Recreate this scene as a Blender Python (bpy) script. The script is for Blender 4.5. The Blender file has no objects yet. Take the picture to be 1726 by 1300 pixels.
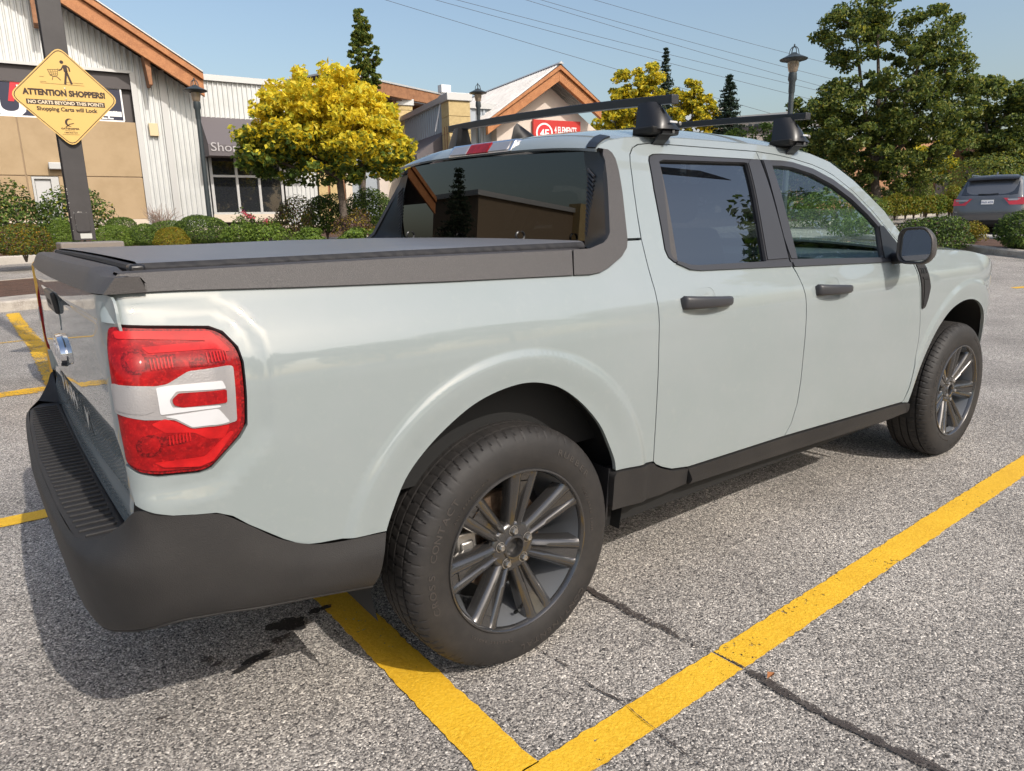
import bpy, bmesh, math, random
import numpy as np
from math import sin, cos, pi, radians, atan2
from mathutils import Vector, Matrix
from mathutils.geometry import delaunay_2d_cdt
random.seed(7); RNG = np.random.default_rng(11)
SC = bpy.context.scene; COL = SC.collection

# ---------------------------------------------------------------- camera
CP = np.array([-1.13113, -2.38097, 1.28801]); YAW, PIT, ROL, FPX = 0.92588, 0.22951, -0.019595, 1180.67
_f = np.array([cos(PIT)*cos(YAW), cos(PIT)*sin(YAW), -sin(PIT)])
_r = np.array([sin(YAW), -cos(YAW), 0.0]); _u = np.cross(_r, _f)
_r, _u = cos(ROL)*_r + sin(ROL)*_u, -sin(ROL)*_r + cos(ROL)*_u
cam = bpy.data.cameras.new('camera'); camo = bpy.data.objects.new('camera', cam); COL.objects.link(camo)
cam.sensor_width = 36; cam.lens = FPX/1726*36; cam.clip_start = .05; cam.clip_end = 3000
M = Matrix(((_r[0], _u[0], -_f[0], CP[0]), (_r[1], _u[1], -_f[1], CP[1]), (_r[2], _u[2], -_f[2], CP[2]), (0, 0, 0, 1)))
camo.matrix_world = M; SC.camera = camo
# ---------------------------------------------------------------- world, sun, exposure
w = bpy.data.worlds.new('World'); SC.world = w; w.use_nodes = True
nt = w.node_tree; bg = nt.nodes['Background']; sky = nt.nodes.new('ShaderNodeTexSky')
sky.sky_type = 'NISHITA'; sky.sun_disc = False; sky.sun_elevation = radians(41); sky.sun_rotation = radians(174.3)
sky.air_density = 1.3; sky.dust_density = 3.6; sky.ozone_density = 1.6; sky.altitude = 10
nt.links.new(sky.outputs[0], bg.inputs[0]); bg.inputs[1].default_value = 0.136
sl = bpy.data.lights.new('sun', 'SUN'); sl.energy = 2.85; sl.angle = radians(.53); sl.color = (1, .94, .86)
so = bpy.data.objects.new('sun', sl); COL.objects.link(so)
so.rotation_euler = Vector((-.1, 1.0, -.87)).to_track_quat('-Z', 'Y').to_euler()
SC.view_settings.view_transform = 'Standard'; SC.view_settings.look = 'None'
SC.view_settings.exposure = .33; SC.view_settings.gamma = 1
try: SC.view_settings.use_curve_mapping = False
except Exception: pass
SC.cycles.max_bounces = 8; SC.cycles.transparent_max_bounces = 12

# ---------------------------------------------------------------- pixel -> place helpers (photo pixels, 1726 x 1300)
def ray(x, y):
    d = _f + (x-863)/FPX*_r - (y-650)/FPX*_u; return d
AX = np.array([cos(YAW), sin(YAW), 0.0])
def at(x, y, s):
    d = ray(x, y); return CP + d*(s/(d@AX))
def hgt(x, y):
    s = (x-CP[0])*AX[0] + (y-CP[1])*AX[1]
    t = np.clip(s-9, 0, 30); return .05*np.where(t < 2, t*t/4, t-1) - .0
def gnd(px, py):
    d = ray(px, py); lo, hi = 1., 120.
    for _ in range(50):
        m = (lo+hi)/2; P = CP + d*m
        if P[2] > hgt(P[0], P[1]): lo = m
        else: hi = m
    return CP + d*lo
# ---------------------------------------------------------------- material helper
MATS = {}
def mat(name, c, r=.5, m=0., coat=0., coat_r=.03, var=None, bump=None, spec=.5, sheen=None, trans=None, metal_var=None):
    if name in MATS: return MATS[name]
    ma = bpy.data.materials.new(name); ma.use_nodes = True; N = ma.node_tree.nodes; L = ma.node_tree.links
    b = N['Principled BSDF']; b.inputs['Base Color'].default_value = (*c, 1); b.inputs['Roughness'].default_value = r
    b.inputs['Metallic'].default_value = m; b.inputs['Specular IOR Level'].default_value = spec
    b.inputs['Coat Weight'].default_value = coat; b.inputs['Coat Roughness'].default_value = coat_r
    tc = N.new('ShaderNodeTexCoord')
    if var:                                   # list of (scale, colour, lo, hi)
        col = None
        for sc_, c2, lo, hi in var:
            n = N.new('ShaderNodeTexNoise'); n.inputs['Scale'].default_value = sc_; n.inputs['Detail'].default_value = 6
            n.inputs['Roughness'].default_value = .65
            L.new(tc.outputs['Object'], n.inputs['Vector'])
            mr = N.new('ShaderNodeMapRange'); mr.inputs['From Min'].default_value = lo; mr.inputs['From Max'].default_value = hi
            L.new(n.outputs['Fac'], mr.inputs['Value'])
            mx = N.new('ShaderNodeMix'); mx.data_type = 'RGBA'
            L.new(mr.outputs['Result'], mx.inputs['Factor'])
            if col is None: mx.inputs[6].default_value = (*c, 1)
            else: L.new(col, mx.inputs[6])
            mx.inputs[7].default_value = (*c2, 1); col = mx.outputs[2]
        L.new(col, b.inputs['Base Color'])
    if bump:
        n = N.new('ShaderNodeTexNoise'); n.inputs['Scale'].default_value = bump[0]; n.inputs['Detail'].default_value = 3
        L.new(tc.outputs['Object'], n.inputs['Vector'])
        bp = N.new('ShaderNodeBump'); bp.inputs['Distance'].default_value = bump[1]; bp.inputs['Strength'].default_value = bump[2] if len(bump) > 2 else .6
        L.new(n.outputs['Fac'], bp.inputs['Height']); L.new(bp.outputs[0], b.inputs['Normal'])
    MATS[name] = ma; return ma
def glass(name, tint, ior=1.5, rough=0.):
    ma = bpy.data.materials.new(name); ma.use_nodes = True; N = ma.node_tree.nodes; L = ma.node_tree.links
    N.remove(N['Principled BSDF']); o = N['Material Output']
    t = N.new('ShaderNodeBsdfTransparent'); t.inputs[0].default_value = (*tint, 1)
    g = N.new('ShaderNodeBsdfGlossy'); g.inputs['Roughness'].default_value = rough; g.inputs[0].default_value = (1, 1, 1, 1)
    r0 = ((ior-1)/(ior+1))**2; ge = N.new('ShaderNodeNewGeometry'); dt = N.new('ShaderNodeVectorMath'); dt.operation = 'DOT_PRODUCT'; L.new(ge.outputs['Incoming'], dt.inputs[0]); L.new(ge.outputs['Normal'], dt.inputs[1])
    def mth(op, a, b=None):
        n = N.new('ShaderNodeMath'); n.operation = op; n.use_clamp = op == 'SUBTRACT'
        for i, q in enumerate((a, b)):
            if q is None: continue
            if isinstance(q, (int, float)): n.inputs[i].default_value = q
            else: L.new(q, n.inputs[i])
        return n.outputs[0]
    k = mth('ADD', mth('MULTIPLY', mth('POWER', mth('SUBTRACT', 1., mth('ABSOLUTE', dt.outputs['Value'])), 5.), 1-r0), r0)
    mx = N.new('ShaderNodeMixShader'); L.new(k, mx.inputs[0]); L.new(t.outputs[0], mx.inputs[1]); L.new(g.outputs[0], mx.inputs[2])
    L.new(mx.outputs[0], o.inputs[0]); MATS[name] = ma; return ma
def leafmat(name, cols, trans=.35, rough=.5):
    ma = bpy.data.materials.new(name); ma.use_nodes = True; N = ma.node_tree.nodes; L = ma.node_tree.links
    b = N['Principled BSDF']; o = N['Material Output']; b.inputs['Roughness'].default_value = rough; b.inputs['Specular IOR Level'].default_value = .35
    ge = N.new('ShaderNodeNewGeometry'); cr = N.new('ShaderNodeValToRGB'); L.new(ge.outputs['Random Per Island'], cr.inputs[0])
    cr.color_ramp.interpolation = 'LINEAR'
    while len(cr.color_ramp.elements) < len(cols): cr.color_ramp.elements.new(.5)
    for i, c in enumerate(cols):
        e = cr.color_ramp.elements[i]; e.position = i/(len(cols)-1); e.color = (*c, 1)
    L.new(cr.outputs[0], b.inputs['Base Color'])
    tr = N.new('ShaderNodeBsdfTranslucent'); L.new(cr.outputs[0], tr.inputs[0])
    mx = N.new('ShaderNodeMixShader'); mx.inputs[0].default_value = trans
    L.new(b.outputs[0], mx.inputs[1]); L.new(tr.outputs[0], mx.inputs[2]); L.new(mx.outputs[0], o.inputs[0])
    MATS[name] = ma; return ma

# ---------------------------------------------------------------- object helpers
def tag(o, label=None, cat=None, group=None, kind=None):
    if label: o['label'] = label
    if cat: o['category'] = cat
    if group: o['group'] = group
    if kind: o['kind'] = kind
    return o
def empty(name, loc=(0, 0, 0), rz=0, label=None, cat=None, group=None, parent=None):
    o = bpy.data.objects.new(name, None); COL.objects.link(o); o.location = loc; o.rotation_euler = (0, 0, rz); o.empty_display_size = .2
    if parent: o.parent = parent
    return tag(o, label, cat, group)
def link(name, me, parent=None, loc=None):
    o = bpy.data.objects.new(name, me); COL.objects.link(o)
    if parent: o.parent = parent
    if loc is not None: o.location = loc
    return o
def from_np(name, V, F, mats, parent=None, smooth=False, midx=None):
    me = bpy.data.meshes.new(name); V = np.asarray(V, np.float32); me.vertices.add(len(V)); me.vertices.foreach_set('co', V.ravel())
    F = np.asarray(F, np.int32); k = F.shape[1]; me.loops.add(F.size); me.loops.foreach_set('vertex_index', F.ravel())
    me.polygons.add(len(F)); me.polygons.foreach_set('loop_start', np.arange(0, F.size, k, dtype=np.int32)); me.polygons.foreach_set('loop_total', np.full(len(F), k, np.int32))
    if not isinstance(mats, (list, tuple)): mats = [mats]
    for m_ in mats: me.materials.append(m_)
    if midx is not None: me.polygons.foreach_set('material_index', np.asarray(midx, np.int32))
    me.polygons.foreach_set('use_smooth', np.full(len(F), smooth)); me.update(calc_edges=True); me.validate()
    return link(name, me, parent)
class MB:
    def __init__(s): s.v = []; s.f = []
    def add(s, vs, fs):
        n = len(s.v); s.v += [tuple(map(float, q)) for q in vs]; s.f += [tuple(i+n for i in f) for f in fs]; return s
    def box(s, x0, x1, y0, y1, z0, z1, T=None):
        vs = [(x, y, z) for z in (z0, z1) for y in (y0, y1) for x in (x0, x1)]
        if T: vs = [T(*q) for q in vs]
        return s.add(vs, [(0, 2, 3, 1), (4, 5, 7, 6), (0, 1, 5, 4), (2, 6, 7, 3), (0, 4, 6, 2), (1, 3, 7, 5)])
    def prism(s, poly, T0, T1):              # poly of 2-tuples, T0/T1 map to 3-D for the two caps
        n = len(poly); return s.add([T0(*q) for q in poly] + [T1(*q) for q in poly],
            [tuple(range(n-1, -1, -1)), tuple(range(n, 2*n))] + [(i, (i+1) % n, n+(i+1) % n, n+i) for i in range(n)])
    def tube(s, pts, rad, n=8, cap=True):
        pts = [np.array(q, float) for q in pts]; rad = rad if hasattr(rad, '__len__') else [rad]*len(pts); vs = []; fs = []
        up = np.array([0, 0, 1.]); t = pts[1]-pts[0]
        if abs(t[2]) > .9*np.linalg.norm(t): up = np.array([1., 0, 0])
        for i, q in enumerate(pts):
            t = pts[min(i+1, len(pts)-1)] - pts[max(i-1, 0)]; t = t/(np.linalg.norm(t)+1e-9)
            a = np.cross(t, up); a = a/(np.linalg.norm(a)+1e-9); b = np.cross(t, a)
            vs += [q + rad[i]*(cos(2*pi*k/n)*a + sin(2*pi*k/n)*b) for k in range(n)]
        for i in range(len(pts)-1): fs += [(i*n+k, i*n+(k+1) % n, (i+1)*n+(k+1) % n, (i+1)*n+k) for k in range(n)]
        if cap: fs += [tuple(range(n-1, -1, -1)), tuple(range((len(pts)-1)*n, len(pts)*n))]
        return s.add(vs, fs)
    def lathe(s, prof, c=(0, 0, 0), n=24, ax='z'):     # prof: (radius, along)
        vs = []; fs = []
        for r_, h_ in prof:
            for k in range(n):
                a = 2*pi*k/n; q = (r_*cos(a), r_*sin(a), h_) if ax == 'z' else (r_*cos(a), h_, r_*sin(a))
                vs.append((c[0]+q[0], c[1]+q[1], c[2]+q[2]))
        for i in range(len(prof)-1): fs += [(i*n+k, i*n+(k+1) % n, (i+1)*n+(k+1) % n, (i+1)*n+k) for k in range(n)]
        return s.add(vs, fs)
    def grid(s, G):                            # G[i][j] -> points
        a, b = len(G), len(G[0]); return s.add([q for row in G for q in row], [(i*b+j, i*b+j+1, (i+1)*b+j+1, (i+1)*b+j) for i in range(a-1) for j in range(b-1)])
    def build(s, name, m, parent=None, smooth=False, bevel=0, seg=2, ang=40, fix=True, loc=None, solid=0):
        me = bpy.data.meshes.new(name); me.from_pydata(s.v, [], s.f); me.update()
        if fix:
            bm = bmesh.new(); bm.from_mesh(me); bmesh.ops.recalc_face_normals(bm, faces=bm.faces); bm.to_mesh(me); bm.free()
        me.materials.append(m); o = link(name, me, parent, loc)
        if solid:
            md = o.modifiers.new('s', 'SOLIDIFY'); md.thickness = solid; md.offset = 0
        if bevel:
            md = o.modifiers.new('b', 'BEVEL'); md.width = bevel; md.segments = seg; md.limit_method = 'ANGLE'; md.angle_limit = radians(30)
            smooth = True
        if smooth:
            me.polygons.foreach_set('use_smooth', [True]*len(me.polygons)); me.set_sharp_from_angle(angle=radians(ang))
            if bevel:
                md = o.modifiers.new('w', 'WEIGHTED_NORMAL'); md.keep_sharp = True
        return o
def copy_tree(o, loc=None, rz=None, parent=None):
    c = o.copy(); COL.objects.link(c); c.parent = parent
    if loc is not None: c.location = loc
    if rz is not None: c.rotation_euler = (0, 0, rz)
    for ch in list(o.children):
        d = copy_tree(ch, parent=c); d.matrix_parent_inverse = ch.matrix_parent_inverse.copy()
    return c
def text_mesh(t, size=1, ext=.0, bold=0., shear=0, align='CENTER', sx=1.):
    cu = bpy.data.curves.new('t', 'FONT'); cu.body = t; cu.size = size; cu.extrude = ext; cu.offset = bold; cu.shear = shear; cu.align_x = align; cu.resolution_u = 3
    o = bpy.data.objects.new('t', cu); COL.objects.link(o); bpy.context.view_layer.update()
    me = bpy.data.meshes.new_from_object(o.evaluated_get(bpy.context.evaluated_depsgraph_get()))
    bpy.data.objects.remove(o); bpy.data.curves.remove(cu)
    if sx != 1:
        for v in me.vertices: v.co.x *= sx
    me.materials.clear(); return me
def put_text(name, me, fn, m, parent=None):
    for v in me.vertices: v.co = Vector(fn(v.co.x, v.co.y, v.co.z))
    me.materials.append(m); me.update(); return link(name, me, parent)

# ---------------------------------------------------------------- materials
PAINT = mat('truck_paint', (.268, .300, .304), .6, 0, 1., .010, spec=.1, var=[(1.7, (.252, .288, .288), .4, .65), (30, (.275, .308, .304), .55, .8)])
PAINT.node_tree.nodes['Principled BSDF'].inputs['Coat IOR'].default_value = 1.74
PLASTIC = mat('textured_plastic', (.0185, .0175, .0178), .58, bump=(420, .0013, .7), spec=.4, var=[(2.2, (.030, .028, .027), .4, .7), (70, (.036, .033, .032), .62, .8)])
CAPM = mat('rail_plastic', (.050, .045, .0435), .48, bump=(600, .0012, .8), spec=.5, var=[(420, (.085, .078, .074), .5, .72)])
SATIN = mat('satin_black', (.014, .014, .0155), .36)
FRAMEM = mat('window_trim', (.036, .036, .040), .42)
BLACK = mat('deep_black', (.008, .008, .008), .7)
RUBBER = mat('tyre_rubber', (.0165, .0150, .0145), .66, bump=(220, .0005, .5), var=[(14, (.030, .0265, .0245), .4, .75)])
RUBTXT = mat('tyre_lettering', (.042, .036, .032), .65)
RIM = mat('rim_metal', (.092, .089, .088), .26, .75, .8, .05)
RIMD = mat('rim_barrel', (.20, .21, .225), .32, .4)
CHROME = mat('chrome', (.82, .82, .84), .06, 1)
STEEL = mat('steel', (.45, .43, .40), .35, .9)
RUST = mat('brake_disc', (.24, .17, .12), .5, .6, var=[(40, (.08, .04, .02), .4, .7)])
COVER = mat('vinyl_cover', (.125, .125, .135), .42, bump=(700, .0005, .5), var=[(5, (.145, .145, .155), .3, .7)])
RED = mat('red_lens', (.33, .004, .006), .5, 0, .45, .008, spec=.12, var=[(38, (.20, .002, .004), .38, .6), (150, (.46, .010, .010), .52, .7)])
SKIRT = mat('hem_vinyl', (.022, .022, .025), .62, bump=(60, .002, .5), spec=.25)
REDB = mat('red_lens_bright', (.50, .010, .011), .5, 0, .45, .008, spec=.12, var=[(26, (.38, .006, .008), .4, .62)])
REDD = mat('red_lens_dark', (.11, .0015, .003), .5, 0, .45, .008, spec=.12, var=[(190, (.30, .006, .008), .45, .6)])
LENSC = mat('silver_reflector', (.40, .385, .39), .32, .45, .3, .01, bump=(260, .001, .6))
LENSW = mat('white_reflector', (.68, .68, .70), .3, .2, 1., .02)
GLASSD = glass('privacy_glass', (.07, .08, .085), 2.55)
GLASSF = glass('clear_glass', (.86, .97, .95), 2.0)
GLASSR = glass('rear_glass', (.012, .013, .015), 1.72)
SEAT = mat('seat_fabric', (.014, .015, .016), .9, spec=.2)
DASH = mat('dash_plastic', (.06, .08, .09), .55)
# ================================================================ PICKUP TRUCK
def pch(xq, X, Y):
    h = np.diff(X); d = np.diff(Y)/h; m = np.zeros(len(X)); m[0] = d[0]; m[-1] = d[-1]
    for i in range(1, len(X)-1):
        if d[i-1]*d[i] > 0: w1 = 2*h[i]+h[i-1]; w2 = h[i]+2*h[i-1]; m[i] = (w1+w2)/(w1/d[i-1]+w2/d[i])
    xq = np.clip(xq, X[0], X[-1]); i = np.clip(np.searchsorted(X, xq)-1, 0, len(X)-2); t = (xq-X[i])/h[i]
    return (2*t**3-3*t**2+1)*Y[i]+(t**3-2*t**2+t)*h[i]*m[i]+(-2*t**3+3*t**2)*Y[i+1]+(t**3-t**2)*h[i]*m[i+1]
def ss(a, b, v): t = np.clip((v-a)/(b-a), 0, 1); return t*t*(3-2*t)
ZW = np.array([.25, .40, .50, .60, .72, .85, .95, 1.01, 1.06, 1.10, 1.14, 1.20, 1.30, 1.40, 1.50, 1.55, 1.60])
WW = np.array([.872, .892, .900, .906, .913, .919, .920, .914, .898, .878, .856, .826, .776, .724, .664, .630, .59])
SR, RR, WB = -.905, .05, 2.949
LAMP = [(-.950, 1.110), (-.886, 1.101), (-.770, 1.089), (-.747, 1.077), (-.725, 1.046), (-.720, 1.016), (-.723, .941), (-.728, .883), (-.744, .861),
        (-.806, .807), (-.828, .803), (-.904, .813), (-.940, .824), (-.966, .842), (-.974, .908), (-.980, 1.006), (-.970, 1.060)]
def seg_dist(x, z, poly):
    d = np.full(np.shape(x), 9.)
    for i in range(len(poly)):
        a = np.array(poly[i]); b = np.array(poly[(i+1) % len(poly)]); e = b-a
        t = np.clip(((x-a[0])*e[0]+(z-a[1])*e[1])/(e@e), 0, 1); d = np.minimum(d, np.hypot(x-a[0]-t*e[0], z-a[1]-t*e[1]))
    return d
def W(x, z):
    x = np.asarray(x, float); z = np.asarray(z, float); w = pch(z, ZW, WW)
    w = w - np.clip(x-3.02, 0, None)**2/1.9
    for cx, cz, ri in ((-.01, .41, .535), (WB-.02, .405, .545)):
        r = np.hypot(x-cx, z-cz)
        w = w + .0105*(1-ss(ri-.016, ri+.014, r)) - .006*(1-ss(ri-.10, ri-.02, r))
    near = (x < -.55)
    w = w - np.where(near, .009*(1-ss(.024, .068, seg_dist(x, z, LAMP))), 0)*ss(-.60, -.70, x)
    return w
def surf(s, z):
    s = np.asarray(s, float); z = np.asarray(z, float); w = W(np.maximum(s, SR), z)
    ph = np.clip((SR-s)/RR, 0, pi/2); ex = np.clip(SR-s-RR*pi/2, 0, None)
    x = np.where(s >= SR, s, SR-RR*np.sin(ph)); y = np.where(s >= SR, -w, -(w-RR)-RR*np.cos(ph)+ex)
    return np.stack([x, y, z+0*s], -1)
def nrm(s, z, sf=surf):
    e = 1e-3; a = sf(s+e, z)-sf(s-e, z); b = sf(s, z+e)-sf(s, z-e); n = np.cross(a, b); return n/np.linalg.norm(n, axis=-1, keepdims=True)
def dens(poly, step=.02):
    o = []
    for i in range(len(poly)):
        a = np.array(poly[i], float); b = np.array(poly[(i+1) % len(poly)], float); k = max(1, int(np.ceil(np.linalg.norm(b-a)/step)))
        o += [a+(b-a)*j/k for j in range(k)]
    return np.array(o)
def area(p): p = np.array(p); return .5*np.sum(p[:, 0]*np.roll(p[:, 1], -1)-np.roll(p[:, 0], -1)*p[:, 1])
def chaik(poly, n=2, closed=True):
    p = np.array(poly, float)
    for _ in range(n):
        q = np.roll(p, -1, 0); p = np.stack([p*.75+q*.25, p*.25+q*.75], 1).reshape(-1, 2)
    return p
def rnd(poly, r):                              # round corners: each corner replaced by a short quadratic arc
    p = [np.array(q, float) for q in poly]; o = []; n = len(p)
    for i in range(n):
        a, b, c = p[i-1], p[i], p[(i+1) % n]; la = np.linalg.norm(a-b); lc = np.linalg.norm(c-b)
        ra = min(r, la*.45); rc = min(r, lc*.45); s0 = b+(a-b)/la*ra; s1 = b+(c-b)/lc*rc
        for t in (0, .25, .5, .75, 1): o.append((1-t)**2*s0+2*t*(1-t)*b+t*t*s1)
    return np.array(o)
def inside(px, pz, poly):
    c = np.zeros(np.shape(px), bool); n = len(poly)
    for i in range(n):
        x0, z0 = poly[i]; x1, z1 = poly[i-1]
        k = ((z0 > pz) != (z1 > pz)) & (px < (x1-x0)*(pz-z0)/(z1-z0+1e-12)+x0); c ^= k
    return c
def shrink(poly, d):
    p = np.array(poly, float); a = p-np.roll(p, 1, 0); b = np.roll(p, -1, 0)-p
    a /= np.linalg.norm(a, axis=1, keepdims=True)+1e-9; b /= np.linalg.norm(b, axis=1, keepdims=True)+1e-9
    n = np.stack([-(a+b)[:, 1], (a+b)[:, 0]], 1); n /= np.linalg.norm(n, axis=1, keepdims=True)+1e-9; return p+n*d
def panel(name, poly, m, parent, off=0., holes=(), fl=.014, side=1, step=.028, gap=0., sf=surf, dn=.018, round_=0, rings=False):
    poly = [tuple(q) for q in poly]
    if round_: poly = rnd(poly, round_)
    poly = dens(poly, dn)
    if area(poly) < 0: poly = poly[::-1]
    if gap: poly = shrink(poly, gap)
    hs = []
    for h in holes:
        h = dens(h, dn)
        if area(h) < 0: h = h[::-1]
        hs.append(h)
    x0, z0 = poly.min(0); x1, z1 = poly.max(0)
    gx, gz = np.meshgrid(np.arange(x0+step*.5, x1, step), np.arange(z0+step*.5, z1, step)); gx = gx.ravel(); gz = gz.ravel()
    k = inside(gx, gz, poly) & (seg_dist(gx, gz, poly) > step*.45)
    for h in hs: k &= ~inside(gx, gz, h) & (seg_dist(gx, gz, h) > step*.45)
    if rings:
        ex = []
        for cx_, cz_, ri in ((-.01, .41, .535), (WB-.02, .405, .545)):
            for rr_ in np.arange(ri-.10, ri+.035, .009):
                a_ = np.arange(0, 2*pi, .009/rr_*2.2); ex.append(np.stack([cx_+rr_*np.cos(a_+rr_*50), cz_+rr_*np.sin(a_+rr_*50)], 1))
        ex = np.concatenate(ex); k2 = inside(ex[:, 0], ex[:, 1], poly) & (seg_dist(ex[:, 0], ex[:, 1], poly) > .007)
        dd = np.minimum(np.hypot(gx+.01, gz-.41)-.535, 0)*0; rA = np.hypot(gx+.01, gz-.41)-.535; rB = np.hypot(gx-WB+.02, gz-.405)-.545
        k &= ~(((rA > -.11) & (rA < .04)) | ((rB > -.11) & (rB < .04))); gx = np.concatenate([gx, ex[:, 0]]); gz = np.concatenate([gz, ex[:, 1]]); k = np.concatenate([k, k2])
    pts = [Vector(q) for q in poly]; ed = [(i, (i+1) % len(poly)) for i in range(len(poly))]
    for h in hs:
        n0 = len(pts); pts += [Vector(q) for q in h]; ed += [(n0+i, n0+(i+1) % len(h)) for i in range(len(h))]
    pts += [Vector(q) for q in zip(gx[k], gz[k])]
    vo, eo, fo, *_ = delaunay_2d_cdt(pts, ed, [], 0, 1e-6)
    V2 = np.array([tuple(v) for v in vo]); F = np.array([f for f in fo if len(f) == 3])
    c = V2[F].mean(1); ok = inside(c[:, 0], c[:, 1], poly)
    for h in hs: ok &= ~inside(c[:, 0], c[:, 1], h)
    F = F[ok]; a = V2[F]; ar = (a[:, 1, 0]-a[:, 0, 0])*(a[:, 2, 1]-a[:, 0, 1])-(a[:, 2, 0]-a[:, 0, 0])*(a[:, 1, 1]-a[:, 0, 1])
    F[ar < 0] = F[ar < 0][:, ::-1]; F = F[np.abs(ar) > 1e-10]
    P = sf(V2[:, 0], V2[:, 1]); N = nrm(V2[:, 0], V2[:, 1], sf)
    offv = off(V2[:, 0], V2[:, 1]) if callable(off) else off
    P = P + N*np.reshape(offv, (-1, 1)) if callable(off) else P+N*off
    V = [P]; NN = [N]; FF = [F]; base = len(P)
    if fl:
        for loop, sg in [(poly, 1)]+[(h, -1) for h in hs]:
            q = sf(loop[:, 0], loop[:, 1]); n = nrm(loop[:, 0], loop[:, 1], sf)
            o_ = off(loop[:, 0], loop[:, 1])[:, None] if callable(off) else off
            q = q+n*o_; L = len(loop); tg = np.roll(q, -1, 0)-np.roll(q, 1, 0); en = np.cross(tg, n); en /= np.linalg.norm(en, axis=1, keepdims=True)+1e-9; en *= sg
            V += [q, q-n*fl]; NN += [en, en]; i = np.arange(L); j = (i+1) % L
            f = np.stack([base+i, base+L+i, base+L+j, base+j], 1) if sg > 0 else np.stack([base+j, base+L+j, base+L+i, base+i], 1)
            FF += [f[:, [0, 1, 2]], f[:, [0, 2, 3]]]; base += 2*L
    V = np.concatenate(V); NN = np.concatenate(NN); FF = np.concatenate(FF)
    if side < 0: V = V*[1, -1, 1]; NN = NN*[1, -1, 1]; FF = FF[:, ::-1]
    o = from_np(name, V, FF, m, parent, True); o.data.normals_split_custom_set_from_vertices([tuple(n) for n in NN])
    return o

TR = empty('pickup_truck', (0, 0, 0), 0, 'pale grey-green crew cab pickup with a black bed cover and roof rack, filling the foreground', 'pickup truck')
RAIL = [(-.936, 1.169), (-.812, 1.166), (-.569, 1.156), (-.188, 1.144), (.240, 1.135), (.300, 1.1335), (.345, 1.1375), (.385, 1.149), (.454, 1.178), (.488, 1.203), (.5, 1.222)]
CPO = [(.505, 1.231), (.551, 1.365), (.575, 1.440), (.583, 1.478), (.579, 1.497), (.567, 1.507), (.524, 1.511)]
CREASE = [(.532, 1.470), (.510, 1.415), (.488, 1.364), (.438, 1.247), (.420, 1.230), (.398, 1.218), (.334, 1.203)]
DR = [(.881, 1.545), (.790, 1.5435), (.735, 1.537), (.700, 1.524), (.672, 1.500), (.655, 1.470), (.621, 1.386), (.598, 1.312), (.575, 1.224), (.557, 1.099), (.552, 1.043), (.550, .96), (.551, .881), (.558, .669), (.562, .506)]
DM = [(1.424, 1.543), (1.391, 1.387), (1.363, 1.235), (1.339, 1.125), (1.345, 1.101), (1.362, 1.056), (1.384, .991), (1.395, .910), (1.402, .774), (1.409, .65), (1.405, .561), (1.380, .480), (1.343, .434)]
DB = [(.575, .492), (.61, .474), (.66, .455), (.750, .442), (1.04, .438), (1.343, .434)]
DF = [(2.205, 1.216), (2.30, 1.118), (2.307, 1.066), (2.345, .960), (2.374, .859), (2.402, .77), (2.414, .700), (2.412, .583), (2.39, .466), (2.372, .405), (2.355, .399)]
DTOP = [(1.424, 1.543), (1.55, 1.536), (1.661, 1.524), (1.794, 1.502), (1.86, 1.484), (1.918, 1.462), (2.026, 1.394), (2.133, 1.301), (2.205, 1.216)]
RARCH = [(-.419, .549), (-.402, .593), (-.363, .672), (-.311, .730), (-.244, .782), (-.163, .828), (-.083, .852), (-.002, .861), (.068, .852), (.144, .823), (.226, .763), (.300, .685), (.345, .610), (.372, .555), (.381, .517)]
FARCH = [(2.40, .392), (2.430, .470), (2.460, .545), (2.515, .640), (2.590, .733), (2.690, .808), (2.794, .843), (2.900, .855), (3.010, .843), (3.12, .800), (3.22, .735), (3.30, .65), (3.36, .55), (3.40, .45)]
BLOW = [(-.960, .754), (-.924, .737), (-.889, .723), (-.845, .713), (-.806, .706), (-.775, .690), (-.744, .661), (-.672, .604), (-.640, .583), (-.615, .573), (-.588, .568), (-.50, .558), (-.419, .549)]
def crom(P, k=4):
    P = [np.array(q, float) for q in P]; o = []
    for i in range(len(P)-1):
        a = P[max(i-1, 0)]; b = P[i]; c = P[i+1]; d = P[min(i+2, len(P)-1)]
        for t in np.arange(k)/k: o.append(tuple(.5*((2*b)+(c-a)*t+(2*a-5*b+4*c-d)*t*t+(3*b-a-3*c+d)*t**3)))
    return o+[tuple(P[-1])]
RARCH = crom(RARCH); FARCH = crom(FARCH)
bed = [(-.955, 1.150), (-.938, 1.169)] + RAIL[1:] + [(.506, 1.2245), (.575, 1.2245)] + DR[9:] + [(.381, .517)] + RARCH[::-1][1:] + BLOW[::-1][1:] \
    + [(-.966, .80), (-.972, .838), (-.940, .821), (-.904, .810), (-.828, .800), (-.803, .804), (-.741, .859), (-.725, .883), (-.720, .941), (-.717, 1.016), (-.722, 1.047), (-.745, 1.080), (-.769, 1.092), (-.886, 1.104), (-.955, 1.113), (-.968, 1.114), (-.966, 1.128)]
ZS = [(2.40, 1.115), (2.30, 1.212), (2.235, 1.306), (2.075, 1.442), (1.95, 1.520), (1.82, 1.552), (1.66, 1.566), (1.40, 1.574), (1.0, 1.574), (.70, 1.561), (.60, 1.545), (.55, 1.528), (.524, 1.513)]
frame = [(.575, 1.2295)] + DR[::-1][7:] + DTOP[0:] + [(2.30, 1.118)] + ZS + CPO[::-1][1:] + [(.507, 1.2295)]
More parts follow.
